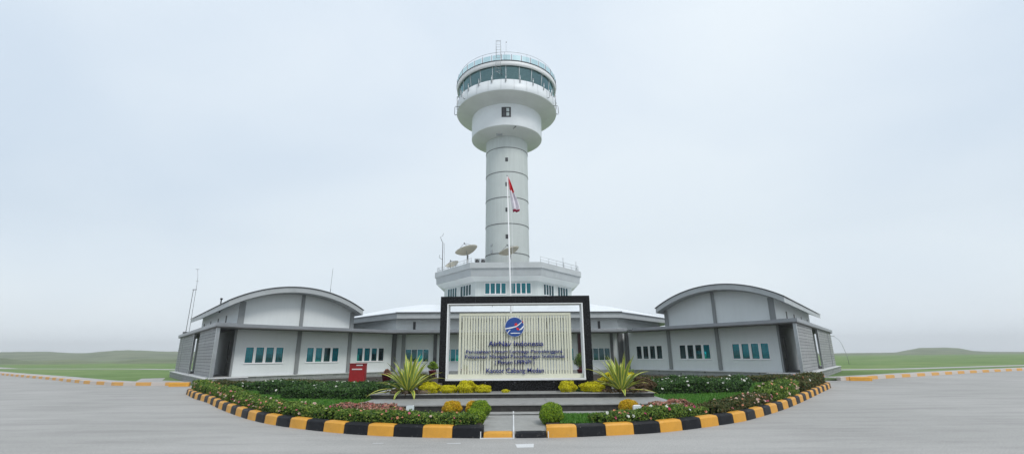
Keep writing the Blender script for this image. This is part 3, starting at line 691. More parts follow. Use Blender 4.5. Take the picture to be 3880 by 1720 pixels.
# cab glazing, leaning out
g = MB(); NP = 24
cg = None
b = MB(); b.lathe(TX, TY, [(5.42, 30.0), (5.66, 31.98)], NP * 4); cg = b.build('cab_glazing', G_CAB, tw)
for k in range(NP):
    a = -PI / 2 + 2 * PI * (k + .0) / NP; c, s_ = math.cos(a), math.sin(a)
    b = MB(); b.tube([(TX + 5.45 * c, TY + 5.45 * s_, 30.0), (TX + 5.69 * c, TY + 5.69 * s_, 31.98)], .028, 6); b.build('mullion', WHITE, cg)
b = MB(); b.lathe(TX, TY, [(5.2, 29.9), (0, 29.9)], 48); b.build('cab_floor', INNER, tw)
b = MB(); b.lathe(TX, TY, [(4.9, 29.9), (4.9, 30.55), (4.3, 30.6), (4.3, 29.9)], 48); b.build('console', INNER, tw)
b = MB(); b.lathe(TX, TY, [(1.2, 29.9), (1.2, 32.0)], 24); b.build('core_wall', INNER, tw)
b = MB(); b.lathe(TX, TY, [(0, 31.95), (5.60, 31.95)], 48); b.build('cab_ceiling', INNER, tw)
b = MB(); b.lathe(TX, TY, [(5.60, 31.90), (5.80, 31.74), (5.88, 31.78), (5.92, 32.24), (5.86, 32.28), (5.2, 32.32), (0, 32.5)], 96); b.build('roof', WHITE, tw)
b = MB(); b.lathe(TX, TY, [(5.93, 32.24), (5.96, 32.25), (5.96, 32.33), (5.86, 32.34)], 96); b.build('roof_edge', DARKM, tw)
NR = 34
for k in range(NR):
    a0 = 2 * PI * k / NR + .03; a1 = 2 * PI * (k + 1) / NR - .005
    b = MB(); b.lathe(TX, TY, [(5.90, 32.33), (5.90, 33.0)], 4, a0=a0, a1=a1); b.build('glass_panel', G_RAIL, tw)
    b = MB(); c, s_ = math.cos(a0 - .016), math.sin(a0 - .016); b.tube([(TX + 5.91 * c, TY + 5.91 * s_, 32.32), (TX + 5.91 * c, TY + 5.91 * s_, 33.03)], .028, 6); b.build('rail_post', DARKM, tw)
b = MB(); b.tube([(TX + 5.6 * math.cos(2 * PI * k / 72), TY + 5.6 * math.sin(2 * PI * k / 72), 33.55) for k in range(73)], .02, 6)
for k in range(14):
    a = 2 * PI * k / 14 + .2; b.tube([(TX + 5.6 * math.cos(a), TY + 5.6 * math.sin(a), 32.35), (TX + 5.6 * math.cos(a), TY + 5.6 * math.sin(a), 33.55)], .016, 5)
b.build('hand_rail', STEEL, tw)
# ladder over the roof edge
b = MB()
for x in (-1.62, -1.12):
    b.tube([(x, 43.86, 30.75), (x - .02 + .05, 43.82, 32.3), (x + .03, 43.9, 33.5), (x + .05, 44.0, 34.7)], .024, 6)
for z in [30.8 + .33 * k for k in range(12)]: b.tube([(-1.6, 43.85, z), (-1.1, 43.85, z)], .016, 5)
b.tube([(-1.57, 44.0, 34.7), (-1.07, 44.0, 34.7)], .024, 6); b.tube([(-1.57, 43.95, 34.05), (-1.57, 44.7, 34.05), (-1.57, 44.7, 33)], .02, 6); b.tube([(-1.07, 43.95, 34.05), (-1.07, 44.7, 34.05), (-1.07, 44.7, 33)], .02, 6)
b.tube([(-1.65, 43.85, 31.35), (-.9, 44.4, 31.35)], .02, 6); b.tube([(-1.65, 43.85, 30.8), (-.9, 44.4, 30.8)], .02, 6)
b.build('ladder', STEEL, tw)
b = MB(); b.tube([(-.5, 45, 32.4), (-.5, 45, 34.9)], .018, 6); b.tube([(-.5, 45, 34.9), (-.55, 45, 35.2)], .012, 5); b.lathe(-.47, 45, [(0, 35.15), (.06, 35.2), (.06, 35.28), (0, 35.34)], 12); b.build('antenna', STEEL, tw)
# four-light window on the lower drum and slit windows on the shaft
def curved_box(a, wid, r0, r1, z0, z1, mat, nm, par):
    b = MB(); h = wid / 2 / r1; b.lathe(TX, TY, [(r0, z0), (r1, z0), (r1, z1), (r0, z1), (r0, z0)], 4, a0=a - h, a1=a + h, smooth=False)
    for aa in (a - h, a + h): b.add([(TX + r * math.cos(aa), TY + r * math.sin(aa), z) for r, z in ((r0, z0), (r1, z0), (r1, z1), (r0, z1))], [(0, 1, 2, 3)])
    return b.build(nm, mat, par)
A0 = -PI / 2 + .0
wn = curved_box(A0, 1.02, 4.0, 4.085, 26.52, 27.72, DARKM, 'window', tw)
for dx in (-.115, .055):
    for z in (26.66, 27.18): curved_box(A0 + dx * .5 + (.014 if dx > 0 else -.002) , .30, 4.08, 4.095, z, z + .40, [DOORM, RAILP := plain('pale_pane', (.5, .56, .56), .15)][dx > 0], 'pane', wn)
for z in (22.28, 19.42, 16.53, 13.6):
    f = curved_box(A0, .30, 2.3, 2.395, z - .23, z + .23, DARKM, 'slit_window', tw); curved_box(A0 + .01, .16, 2.39, 2.402, z - .15, z + .15, DOORM, 'pane', f)
# junction boxes, lamp bracket under the drum, soffit hatch
curved_box(A0 - .75, .22, 2.36, 2.46, 12.75, 12.95, STEEL, 'junction_box', tw); curved_box(A0 - .75, .24, 2.36, 2.45, 11.98, 12.3, STEEL, 'junction_box', tw)
b = MB(); b.tube([(.45, 46.25, 25.52), (.18, 46.0, 25.1)], .05, 6, r2=.015); b.box(.38, .55, 46.15, 46.3, 25.5, 25.6); b.build('pipe_stub', DARKM, tw)
b = MB(); b.box(-1.65, -1.0, 47.2, 47.45, 25.05, 25.2); b.build('soffit_box', STEEL, tw)
for sx in (-1, 1):
    for aa, z0, z1 in ((.06, 28.4, 29.5), (-.18, 28.7, 29.9), (-.42, 29.0, 30.0)):
        a = (PI - aa + .45) if sx < 0 else (aa - .45 ); a = (PI + .25 - aa) if sx < 0 else (-.25 + aa)
        c, s_ = math.cos(a), math.sin(a); P = lambda r, z: (TX + r * c, TY + r * s_, z)
        b = MB(); b.tube([P(5.85, z1), P(6.02, z1 + .02), P(6.1, z1 - .12), P(6.12, z0 + .12), P(6.05, z0), P(5.86, z0 + .05)], .045, 8); b.build('bracket_loop', STEEL, tw)

# masts near the left wing and on the roofs
ms = empty('radio_mast', (-27.85, 40.9, 3.62), 'thin narrow radio mast with a whip on the canopy at the left end', 'mast')
b = MB(); b.tube([(-27.9, 40.9, 3.62), (-27.87, 40.9, 7.35)], .02, 6); b.tube([(-27.62, 40.9, 3.62), (-27.64, 40.9, 7.35)], .014, 6); b.tube([(-27.92, 40.9, 7.35), (-27.6, 40.9, 7.35)], .03, 6); b.build('frame', DARKM, ms)
b = MB(); b.tube([(-27.64, 40.9, 7.3), (-27.66, 40.9, 8.4), (-27.82, 40.9, 9.2)], .016, 5); b.tube([(-27.98, 40.9, 9.15), (-27.62, 40.9, 9.15)], .018, 5); b.tube([(-27.8, 40.9, 8.1), (-27.55, 40.9, 8.1)], .018, 5); b.build('whip', STEEL, ms)
b = MB(); b.box(-28.05, -27.75, 40.75, 41.05, 3.62, 3.75); b.build('base', DARKM, ms)
b = MB(); p0 = TL((9.1, 6.0, 0)); b.tube([(p0.x, p0.y, 4.8), (p0.x, p0.y, 7.2)], .022, 6); b.tube([(p0.x, p0.y, 7.2), (p0.x + .05, p0.y, 9.0)], .012, 5)
tag(b.build('whip_aerial', DARKM), 'straight whip aerial rising behind the right shoulder of the left arched roof', 'aerial')
b = MB(); p0 = TL((1.2, 8.3, 0)); b.tube([(p0.x, p0.y, 4.9), (p0.x, p0.y, 5.9)], .05, 8); b.lathe(p0.x, p0.y, [(.05, 5.86), (.09, 5.88), (.09, 5.98), (0, 6.0)], 10)
b.build('vent_pipe', DARKM, wl)
# street lamp far right
sx, sy = 47.1, 70
st = empty('street_lamp', (sx + 1, sy, 0), 'slim curved street lamp in the field beyond the right end', 'street lamp')
b = MB(); b.tube([(sx + 1.0, sy, 0), (sx + .9, sy, 1.2), (sx + .45, sy, 2.9), (sx + .1, sy, 3.5), (sx - .5, sy, 3.95)], .035, 6, r2=.02); b.build('pole', STEEL, st)
b = MB(); b.box(sx - .85, sx - .45, sy - .1, sy + .1, 3.92, 4.0); b.build('lamp_head', STEEL, st)

# ------------------------------------------------------------------ sign
sg = empty('monument_sign', (.085, 16.0, .5), 'large black granite framed sign with cream slats, round blue emblem and blue lettering', 'sign')
b = MB(); b.box(-2.28, 2.45, 15.85, 16.45, .505, .775); b.build('base', GRAN, sg)
b = MB(); b.box(-2.42, 2.60, 15.82, 16.5, .775, .83); b.build('base_slab', GRAN, sg, bevel=.006)
b = MB(); b.box(-2.42, -2.19, 15.9, 16.45, .83, 3.29); b.box(2.35, 2.59, 15.9, 16.45, .83, 3.29); b.box(-2.42, 2.59, 15.9, 16.45, 3.29, 3.535); b.build('frame', GRAN, sg, bevel=.006)
b = MB()
for x in (-1.25, .08, 1.4): b.box(x, x + .006, 15.896, 15.9, 3.3, 3.53)
for z in (1.45, 2.1, 2.75):
    for x0, x1 in ((-2.42, -2.19), (2.35, 2.59)): b.box(x0, x1, 15.896, 15.9, z, z + .005)
b.build('stone_joint', DARKM, sg)
b = MB(); b.box(-2.19, -2.15, 15.885, 16.4, .87, 3.27); b.box(2.31, 2.35, 15.885, 16.4, .87, 3.27); b.box(-2.19, 2.35, 15.885, 16.4, 3.265, 3.29); b.build('inner_trim', CREAM if False else WHITE, sg)
b = MB(); b.box(-2.19, 2.35, 15.84, 16.4, .832, .885); b.build('ledge', WHITE, sg)
pn = MB(); X0, X1 = -1.80, 1.95; n = 40; pitch = (X1 - X0 - .07) / n
pn.box(X0, X0 + .07, 16.06, 16.14, 1.02, 2.90); pn.box(X1 - .07, X1, 16.06, 16.14, 1.02, 2.90)
pn.box(X0, X1, 16.06, 16.14, 2.90, 2.985); pn.box(-2.14, 2.30, 16.06, 16.14, .887, 1.02)
pn.build('panel_frame', CREAM, sg)
for i in range(n):
    x = X0 + .07 + pitch * (i + .45); wsl = pitch * random.choice([.60, .66, .72, .76]); b = MB(); b.box(x, x + wsl, 16.07, 16.12, 1.02, 2.90); 
    b.build('slat', CREAM, sg)
b = MB(); b.box(X0 + .1, X1 - .1, 16.13, 16.15, 2.28, 2.33); b.box(X0 + .1, X1 - .1, 16.13, 16.15, 1.45, 1.5); b.build('back_rail', CREAM, sg)
def text_line(txt, x0, x1, zc, hgt, name='lettering', y=16.035, mat=None, parent=None, off=.014):
    cu_ = bpy.data.curves.new('t', 'FONT'); cu_.body = txt; cu_.size = 1; cu_.extrude = .0; cu_.offset = off; cu_.resolution_u = 3
    ob = bpy.data.objects.new('t', cu_); COL.objects.link(ob); dg = bpy.context.evaluated_depsgraph_get(); dg.update()
    me = bpy.data.meshes.new_from_object(ob.evaluated_get(dg)); bpy.data.objects.remove(ob); 
    bm = bmesh.new(); bm.from_mesh(me)
    xs = [v.co.x for v in bm.verts]; w0, w1 = min(xs), max(xs); sx_ = (x1 - x0) / (w1 - w0); sz = hgt / .72
    r = bmesh.ops.extrude_face_region(bm, geom=bm.faces[:]); 
    for v in [g for g in r['geom'] if isinstance(g, bmesh.types.BMVert)]: v.co.z += 1
    po = parent_loc(parent)
    for v in bm.verts:
        v.co = Vector((x0 + (v.co.x - w0) * sx_, y - v.co.z * .022, zc - hgt / 2 + v.co.y * sz)) - po
    bmesh.ops.recalc_face_normals(bm, faces=bm.faces); me2 = bpy.data.meshes.new(name); bm.to_mesh(me2); bm.free()
    me2.materials.append(mat or BLUE); o = bpy.data.objects.new(name, me2); COL.objects.link(o); o.parent = parent; return o
lt = [('AirNav Indonesia', -.82, 1.01, 1.985, .165), ('Perusahaan Umum Lembaga Penyelenggara', -1.55, 1.63, 1.735, .105), ('Pelayanan Navigasi Penerbangan Indonesia', -1.58, 1.70, 1.575, .105), ('( Perum LPPNPI )', -.60, .71, 1.395, .125), ('Kantor Cabang Medan', -.88, 1.01, 1.135, .145)]
for t_, a, c, z, h in lt: text_line(t_, a, c, z, h, parent=sg)
# emblem
EX, EZ, ER = .06, 2.52, .325
def disc(r, y0, y1, n=48): 
    b = MB(); b.loft([[(EX + r * math.cos(2 * PI * k / n), y, EZ + r * math.sin(2 * PI * k / n)) for k in range(n)] for y in (y0, y1)]); return b
em = disc(ER, 16.05, 16.00).build('emblem', WHITE, sg); disc(ER - .014, 16.0, 15.985).build('emblem_field', BLUE2, em)
def epoly(pts, mat, nm, y=15.985):
    b = MB(); s_ = ER / 107
    P_ = [(EX + (x - 930) * s_, EZ - (yy - 413) * s_ * .97) for x, yy in pts]
    b.loft([[(x, y, z) for x, z in P_], [(x, y - .008, z) for x, z in P_]]); b.build(nm, mat, em)
epoly([(826, 427), (880, 418), (945, 403), (980, 378), (1008, 356), (1012, 360), (985, 388), (950, 414), (885, 431), (827, 438)], WHITE, 'emblem_stroke')
epoly([(1030, 396), (1035, 412), (1010, 440), (985, 450), (976, 444), (1000, 430)], WHITE, 'emblem_stroke')
epoly([(848, 484), (858, 462), (880, 443), (884, 447), (866, 466), (853, 486)], WHITE, 'emblem_stroke')
epoly([(884, 479), (940, 477), (994, 479), (990, 486), (940, 486), (890, 487)], WHITE, 'emblem_stroke')
epoly([(946 + 16 * math.cos(2 * PI * k / 20), 386 + 16 * math.sin(2 * PI * k / 20)) for k in range(20)], RED, 'emblem_dot', 15.984)
epoly([(948, 424), (966, 420), (984, 440), (975, 450), (960, 448), (950, 438)], RED, 'emblem_dot', 15.984)
epoly([(1012, 350), (1020, 346), (1028, 366), (1022, 372)], RED, 'emblem_dot', 15.984)
# small spotlights under the base
for x, lab in ((-.9, 'left'), (.05, 'middle'), (1.3, 'right')):
    b = MB(); b.tube([(x, 15.84, .79), (x, 15.80, .74), (x, 15.80, .62)], .014, 6); b.tube([(x, 15.80, .78), (x, 15.76, .74)], .03, 8)
    b.build('spotlight', DARKM, sg)

# flagpole and flag behind the sign
fp = empty('flagpole', (-.03, 19, .2), 'slim white flagpole behind the sign with a steel tip', 'flagpole')
b = MB(); b.tube([(-.03, 19, .2), (-.07, 19, 3.5), (-.19, 19, 9.05)], .045, 12, r2=.022); b.build('pole', WHITE, fp)
b = MB(); b.lathe(-.19, 19, [(.0, 9.05), (.035, 9.08), (.02, 9.14), (0, 9.26)], 10); b.build('finial', STEEL, fp)
b = MB(); b.box(-.28, .22, 18.75, 19.25, .19, .42); b.build('footing', SLABW, fp, bevel=.02)
b = MB(); b.tube([(-.14, 18.94, 9.0), (.0, 18.93, 7.0), (.02, 18.93, 4.5), (.0, 18.94, 2.0)], .006, 4); b.build('halyard', WHITE, fp)
fl = MB(); nz, nx = 26, 10
for i in range(nz + 1):
    for j in range(nx + 1): pass
vs_ = []
for i in range(nz + 1):
    t = i / nz; z = 9.02 - 1.58 * t; xl = -.165 + .22 * t ** 1.3; wdt = (.03 + .27 * min(1, t * 1.6)) * (1 if t < .9 else 1 - (t - .9) * 2)
    for j in range(nx + 1):
        s_ = j / nx; fold = math.sin(s_ * 3.2 * PI + t * 2) * .07 * min(1, t * 3)
        vs_.append((xl + wdt * s_ + .02 * math.sin(t * 9) * s_, 18.96 + fold, z - .06 * s_ * math.sin(PI * t) ))
mi = []
fs_ = []
for i in range(nz):
    for j in range(nx):
        a = i * (nx + 1) + j; fs_.append((a, a + 1, a + nx + 2, a + nx + 1)); t = i / nz; s_ = j / nx
        mi.append(0 if t < .38 + .10 * (s_ - .5) else (2 if t > .89 else 1))
fl.add(vs_, fs_, 0, True); fl.mi = mi
o = fl.build('flag', [FLAGR, FLAGW, FLAGD], None, recalc=False); tag(o, 'limp red and white flag hanging from the top of the flagpole', 'flag')
m_ = o.modifiers.new('s', 'SOLIDIFY'); m_.thickness = .006

# ------------------------------------------------------------------ plants
def inpoly(P, poly):
    x, y = P[:, 0], P[:, 1]; ins = np.zeros(len(P), bool); n = len(poly); j = n - 1
    for i in range(n):
        xi, yi = poly[i]; xj, yj = poly[j]
        c = ((yi > y) != (yj > y)) & (x < (xj - xi) * (y - yi) / (yj - yi + 1e-12) + xi); ins ^= c; j = i
    return ins
def grass(poly, n, z, h, name, label):
    xs = [p[0] for p in poly]; ys = [p[1] for p in poly]
    P = np.stack([rng.uniform(min(xs), max(xs), n * 2), rng.uniform(min(ys), max(ys), n * 2), np.full(n * 2, z)], 1); P = P[inpoly(P, poly)][:n]
    m = len(P); a = rng.uniform(0, 2 * PI, m); wv_ = .012; hh = h * rng.uniform(.5, 1.3, m)
    dx = np.stack([np.cos(a) * wv_, np.sin(a) * wv_, np.zeros(m)], 1); tip = P + np.stack([rng.normal(0, .025, m), rng.normal(0, .025, m), hh], 1)
    V = np.stack([P - dx, P + dx, tip], 1).reshape(-1, 3); F = np.arange(3 * m).reshape(-1, 3)
    o = fast_mesh(name, V, F, BLADE); tag(o, label, 'grass', kind='stuff')
grass(lawnL, 60000, .198, .06, 'grass', 'short mown green grass on the left half of the island')
grass(gR, 5000, .198, .05, 'grass', 'small patch of grass right of the walkway'); grass(gL, 4000, .198, .05, 'grass', 'small patch of grass left of the walkway')
grass(lawnR, 52000, .198, .06, 'grass', 'short mown green grass on the right half of the island')
def resample(path, step):
    P = [Vector((*p, 0)) for p in path]; out = []; 
    for a, c in zip(P, P[1:]):
        L = (c - a).length; k = max(1, int(L / step))
        for i in range(k): out.append(a.lerp(c, i / k))
    out.append(P[-1]); return out
def vnoise(x, y, s=1.0):
    return (math.sin(x * 2.1 * s + 1.3 * math.sin(y * 1.7 * s)) + math.sin(y * 2.9 * s + 1.1 * math.cos(x * 1.3 * s)) + math.sin((x + y) * 5.3 * s) * .5) / 2.5
def hedge(name, path, wid, h, mat, label, dens=2600, leaf=.032, z0=.2, cat='hedge', flowers=0, fcol=(0, 1, 2), fsize=.045, bumps=.25, group=None, front=True, fl_name='flower'):
    pts = resample(path, .12); n = len(pts); root = empty(name, (pts[n // 2].x, pts[n // 2].y, z0), label, cat, group)
    # inner twiggy core
    b = MB(); rings = []; prof = [(-1, 0), (-1, .5), (-.75, .86), (0, 1), (.75, .86), (1, .5), (1, 0)]; info = []
    for i, p in enumerate(pts):
        d = (pts[min(i + 1, n - 1)] - pts[max(i - 1, 0)]).normalized(); q = Vector((-d.y, d.x, 0))
        end = min(1, (min(i, n - 1 - i) * .12) / (wid * .6) + .35); hh = h * (1 + bumps * vnoise(p.x, p.y)) * (.6 + .4 * end); ww = wid * (1 + bumps * .5 * vnoise(p.y + 5, p.x)) * end
        info.append((p, q, ww, hh)); rings.append([tuple(p + q * (a * ww / 2 * .84) + Vector((0, 0, z0 - .02 + c * hh * .86))) for a, c in prof])
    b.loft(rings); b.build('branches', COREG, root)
    L = n * .12; area = L * (wid + 2 * h); m = int(area * dens)
    idx = rng.integers(0, n, m); a = rng.uniform(-1, 1, m); side = rng.random(m); Pp = np.zeros((m, 3)); Nn = np.zeros((m, 3))
    ptop = wid / (wid + 2 * h)
    for k in range(m):
        p, q, ww, hh = info[idx[k]]; jx = rng.uniform(-.07, .07)
        if side[k] < ptop: aa = a[k]; c = .86 + .14 * math.cos(aa * PI / 2) ; nz_ = 1; nq = aa * .6
        else: aa = 1 if a[k] > 0 else -1; c = abs(a[k]) ** .8 * .95; nz_ = .25; nq = aa
        lump = 1 + .10 * vnoise(p.x * 4, p.y * 4 + c * 6)
        dd = (-q.y, q.x)
        Pp[k] = (p.x + q.x * aa * ww / 2 * lump * rng.uniform(.82, 1.04) - q.y * jx, p.y + q.y * aa * ww / 2 * lump * rng.uniform(.82, 1.04) + q.x * jx, z0 + hh * c * lump * (rng.uniform(.86, 1.10) + (rng.uniform(0, .28) if rng.random() < .06 else 0)))
        Nn[k] = (q.x * nq, q.y * nq, nz_)
    V, F = leaf_quads(Pp, Nn, leaf); fast_mesh('foliage', V, F, mat, root)
    for k in range(flowers):
        p, q, ww, hh = info[rng.integers(2, n - 2)]; sgn = -1 if front else 1
        if rng.random() < .55: aa = rng.uniform(-1, .9); zc = hh * (1.0 + rng.uniform(-.02, .12))
        else: aa = sgn * 1.02; zc = hh * rng.uniform(.3, .9)
        flower(fl_name, p + q * aa * ww / 2 + Vector((0, 0, z0 + zc)), fcol[rng.integers(0, len(fcol))], fsize * rng.uniform(.7, 1.25), root)
    return root, info
FM = {}
def flower(name, loc, ci, size, root):
    if ci not in FM:
        b = MB()
        for ring, (nn, r0, tilt) in enumerate(((6, 1.0, .35), (5, .7, .8), (4, .4, 1.15))):
            for k in range(nn):
                a = 2 * PI * k / nn + ring * .5; c, s_ = math.cos(a), math.sin(a); ct, st_ = math.cos(tilt), math.sin(tilt); tx, ty = -s_ * .45 * r0, c * .45 * r0
                b.add([(0, 0, 0), (c * r0 * .5 * ct + tx, s_ * r0 * .5 * ct + ty, r0 * .5 * st_ + .1), (c * r0 * ct, s_ * r0 * ct, r0 * st_), (c * r0 * .5 * ct - tx, s_ * r0 * .5 * ct - ty, r0 * .5 * st_ + .1)], [(0, 1, 2, 3)])
        me = b.build('flower', FP[ci], None, recalc=False); FM[ci] = me.data; bpy.data.objects.remove(me)
    o = bpy.data.objects.new(name, FM[ci]); COL.objects.link(o); o.parent = root; o.location = Vector(loc) - parent_loc(root)
    o.scale = (size,) * 3; o.rotation_euler = (rng.uniform(.2, 1.3), 0, rng.uniform(-1.0, 1.0)); return o
def arcpath(sa, sb, off, step=.5):
    out = []; k = max(2, int(abs(sb - sa) / step))
    for i in range(k + 1):
        p, nn = arc(sa + (sb - sa) * i / k); out.append(tuple((p + nn * off).xy))
    return out
# front flowering hedge along the kerb, in planted lengths
cut = [.9, 5.5, 10.2, sL - 3.9, sL - .25]
hedge('flower_hedge', arcpath(cut[0], cut[1], .50), .55, .34, HEDGE, 'leafy hedge with a few peach flowers at the far left tip of the island kerb', 2000, .04, flowers=14, fcol=(1, 2), group='flowering hedges along the kerb')
hedge('flower_hedge', arcpath(cut[1], cut[2], .50), .60, .30, HEDGE, 'olive green hedge with pale pink blossoms along the curving left kerb', 2300, .034, flowers=26, fcol=(1, 2, 0), group='flowering hedges along the kerb')
hedge('flower_hedge', arcpath(cut[2], cut[3], .48), .58, .24, HEDGE, 'pink rose hedge behind the left front kerb, below the lawn', 2700, .027, flowers=46, fcol=(0, 1, 2, 2, 4), fsize=.038, group='flowering hedges along the kerb')
hedge('flower_hedge', arcpath(cut[3], cut[4], .46), .52, .21, HEDGE, 'dense green hedge just left of the round bush by the walkway', 3300, .024, flowers=18, fcol=(0, 2, 1), fsize=.030, group='flowering hedges along the kerb')
cu2 = [sR + 1.15, sR + 4.6, sR + 8.9, sR + 13.5, AL[-1] - .9]
hedge('flower_hedge', arcpath(cu2[0], cu2[1], .46), .50, .21, HEDGE, 'green hedge with magenta and white roses just right of the walkway', 3300, .024, flowers=28, fcol=(0, 4, 1, 3), fsize=.036, group='flowering hedges along the kerb')
hedge('flower_hedge', arcpath(cu2[1], cu2[2], .48), .58, .24, HEDGEB, 'reddish tipped hedge with peach blossoms along the right front kerb', 2700, .027, flowers=40, fcol=(1, 2, 2, 0), fsize=.036, group='flowering hedges along the kerb')
hedge('flower_hedge', arcpath(cu2[2], cu2[3], .55), .70, .40, HEDGE, 'bushy dark hedge with pale blossoms where the right kerb bends back', 2200, .034, flowers=22, fcol=(1, 2), group='flowering hedges along the kerb', bumps=.35)
hedge('flower_hedge', arcpath(cu2[3], cu2[4], .6), .8, .42, HEDGEB, 'mixed hedge with pale tips at the far right tip of the island', 2000, .04, flowers=14, fcol=(2, 1, 3), group='flowering hedges along the kerb', bumps=.35)
# inner hedges
hg = 'inner hedges on the lawn'
hedge('hedge', [(-14.7, 23.9), (-12.8, 24.0), (-11, 24.2), (-9.3, 24.9)], .8, .27, HEDGEB, 'long low hedge nearest the left wing, beside the red cabinet', 1300, .045, group=hg)
hedge('hedge', [(-12.4, 21.8), (-11.2, 21.6), (-9.2, 21.4), (-4.9, 20.9)], .9, .34, HEDGED, 'middle dark hedge with white blossoms on the left lawn', 1500, .042, flowers=42, fcol=(3,), fsize=.05, group=hg, fl_name='white_flower')
hedge('hedge', [(-9.9, 19.6), (-8.2, 19.2), (-4.7, 18.6)], .95, .42, HEDGED, 'dark clipped hedge behind the grassy one on the left lawn', 1700, .038, flowers=22, fcol=(3,), fsize=.045, group=hg, fl_name='white_flower')
hedge('hedge', [(-8.1, 17.6), (-6.2, 17.25), (-4.7, 17.0)], .8, .36, HEDGED, 'frontmost dark grassy hedge on the left lawn, left of the spiky plant', 2100, .034, group=hg)
hedge('hedge', [(6.0, 26.4), (8.5, 25.8), (11.0, 24.8), (14.4, 24.6)], .8, .28, HEDGEB, 'long brownish hedge nearest the right wing', 1300, .045, group=hg)
hedge('hedge', [(4.8, 20.6), (6.9, 20.9), (10.2, 21.4)], .9, .42, HEDGED, 'dark leafy hedge with white blossoms on the right lawn, the rear one', 1600, .04, flowers=40, fcol=(3,), fsize=.045, group=hg, fl_name='white_flower')
hedge('hedge', [(4.8, 18.2), (6.8, 18.5), (8.9, 19.0)], .9, .42, HEDGED, 'dark clipped hedge in front on the right lawn beside the terrace', 1900, .036, flowers=12, fcol=(3,), group=hg, fl_name='white_flower')
# coral shrubs
def bush(name, c, r, mat, core, label, cat='bush', dens=5200, leaf=.02, flat=1.0, group=None, lob=.16, flowers=0, stem=True, fcol=(1,)):
    root = empty(name, c, label, cat, group); b = MB(); nl, ns = 12, 18; cx, cy, cz = c; rx, ry, rz = r; ph = random.uniform(0, 9)
    def R(a, e_): return 1 + lob * (.6 * math.sin(3 * a + ph) * math.cos(e_) + .4 * math.sin(5 * a + 2 * ph + 3 * e_) + .35 * math.sin(7 * e_ + ph))
    rings = []
    for i in range(nl + 1):
        e_ = -.5 + (PI / 2 + .5) * i / nl * .995; rings.append([(cx + rx * .88 * math.cos(e_) * math.cos(2 * PI * k / ns) * R(2 * PI * k / ns, e_), cy + ry * .88 * math.cos(e_) * math.sin(2 * PI * k / ns) * R(2 * PI * k / ns, e_), cz + rz * .42 + rz * .5 * math.sin(e_) * R(2 * PI * k / ns, e_)) for k in range(ns)])
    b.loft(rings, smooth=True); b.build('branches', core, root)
    m = int(2 * PI * rx * (ry + rz) * dens * .8); u = rng.uniform(0, 2 * PI, m); sn = rng.uniform(-.75, 1, m); e_ = np.arcsin(sn)
    Rr = 1 + lob * (.6 * np.sin(3 * u + ph) * np.cos(e_) + .4 * np.sin(5 * u + 2 * ph + 3 * e_) + .35 * np.sin(7 * e_ + ph)); Rr = Rr * rng.uniform(.86, 1.04, m)
    Nn = np.stack([np.cos(e_) * np.cos(u), np.cos(e_) * np.sin(u), np.sin(e_)], 1)
    P = np.stack([cx + rx * Nn[:, 0] * Rr, cy + ry * Nn[:, 1] * Rr, cz + rz * .45 + rz * .55 * Nn[:, 2] * Rr], 1); P[:, 2] = np.maximum(P[:, 2], cz + .005)
    V, F = leaf_quads(P, Nn, leaf, .6); fast_mesh('foliage', V, F, mat, root)
    if stem:
        b = MB(); b.tube([(cx, cy, cz - .02), (cx, cy, cz + rz * .4)], .02, 6); b.build('stem', TWIG, root)
    for k in range(flowers):
        a = rng.uniform(PI, 2 * PI); ee = rng.uniform(.1, 1.2); flower('flower', (cx + rx * math.cos(ee) * math.cos(a), cy + ry * math.cos(ee) * math.sin(a), cz + rz * .45 + rz * .58 * math.sin(ee)), fcol[rng.integers(0, len(fcol))], .034, root)
    return root
yg = 'yellow bushes on the terrace'
for x, y, z, rx, rz, lab in [(-2.6, 15.3, .5, .34, .32, 'wide low yellow bush beside the left spiky plant, leftmost yellow one'), (-2.0, 15.3, .5, .27, .23, 'small round yellow bush, second yellow one from the left spiky plant'),
        (-1.45, 15.3, .5, .29, .36, 'tallest yellow bush left of centre on the terrace before the black base'), (-.93, 15.3, .5, .24, .23, 'rounded yellow bush left of the tiny one before the sign base'), (-.24, 15.25, .5, .11, .10, 'tiny yellow bush at the centre of the terrace edge'),
        (1.66, 15.3, .5, .26, .33, 'pear-shaped yellow bush under the right part of the sign')]:
    bush('yellow_bush', (x, y, z), (rx, rx * .8, rz), YEL, COREY, lab, leaf=.016, dens=7000, group=yg, lob=.24)
bush('yellow_bush', (2.5, 15.35, .5), (.38, .3, .29), YEL, COREY, 'broad golden yellow bush left of the right spiky plant', leaf=.02, dens=5200, group=yg, lob=.2)
bush('green_bush', (2.05, 15.5, .5), (.12, .12, .14), HEDGED, COREG, 'little dark green bush between two yellow bushes under the sign', leaf=.02)
bush('golden_bush', (-1.56, 12.7, .2), (.24, .2, .30), ORG, COREY, 'orange-yellow bush in front of the lower step, left one', leaf=.02, group='golden bushes before the lower step', dens=5200)
bush('golden_bush', (-1.02, 12.55, .2), (.17, .17, .31), ORG, COREY, 'orange-yellow bush partly behind the green bushes by the walkway', leaf=.02, group='golden bushes before the lower step', dens=5200)
bush('golden_bush', (2.93, 13.02 - .3, .2), (.25, .2, .30), ORG, COREY, 'domed yellow bush right of the walkway beside the small white floodlight', leaf=.016, group='golden bushes before the lower step', dens=6500, lob=.05)
bush('round_bush', (-.80, 12.0, .2), (.24, .24, .37), LIME, COREG, 'bright green clipped bush left of the walkway, the rear of the pair', leaf=.015, dens=9000, group='clipped green bushes beside the walkway', lob=.1)
bush('round_bush', (-.86, 11.1, .15), (.23, .23, .33), LIME, COREG, 'bright green clipped bush left of the walkway, the front of the pair', leaf=.014, dens=9500, group='clipped green bushes beside the walkway', lob=.1)
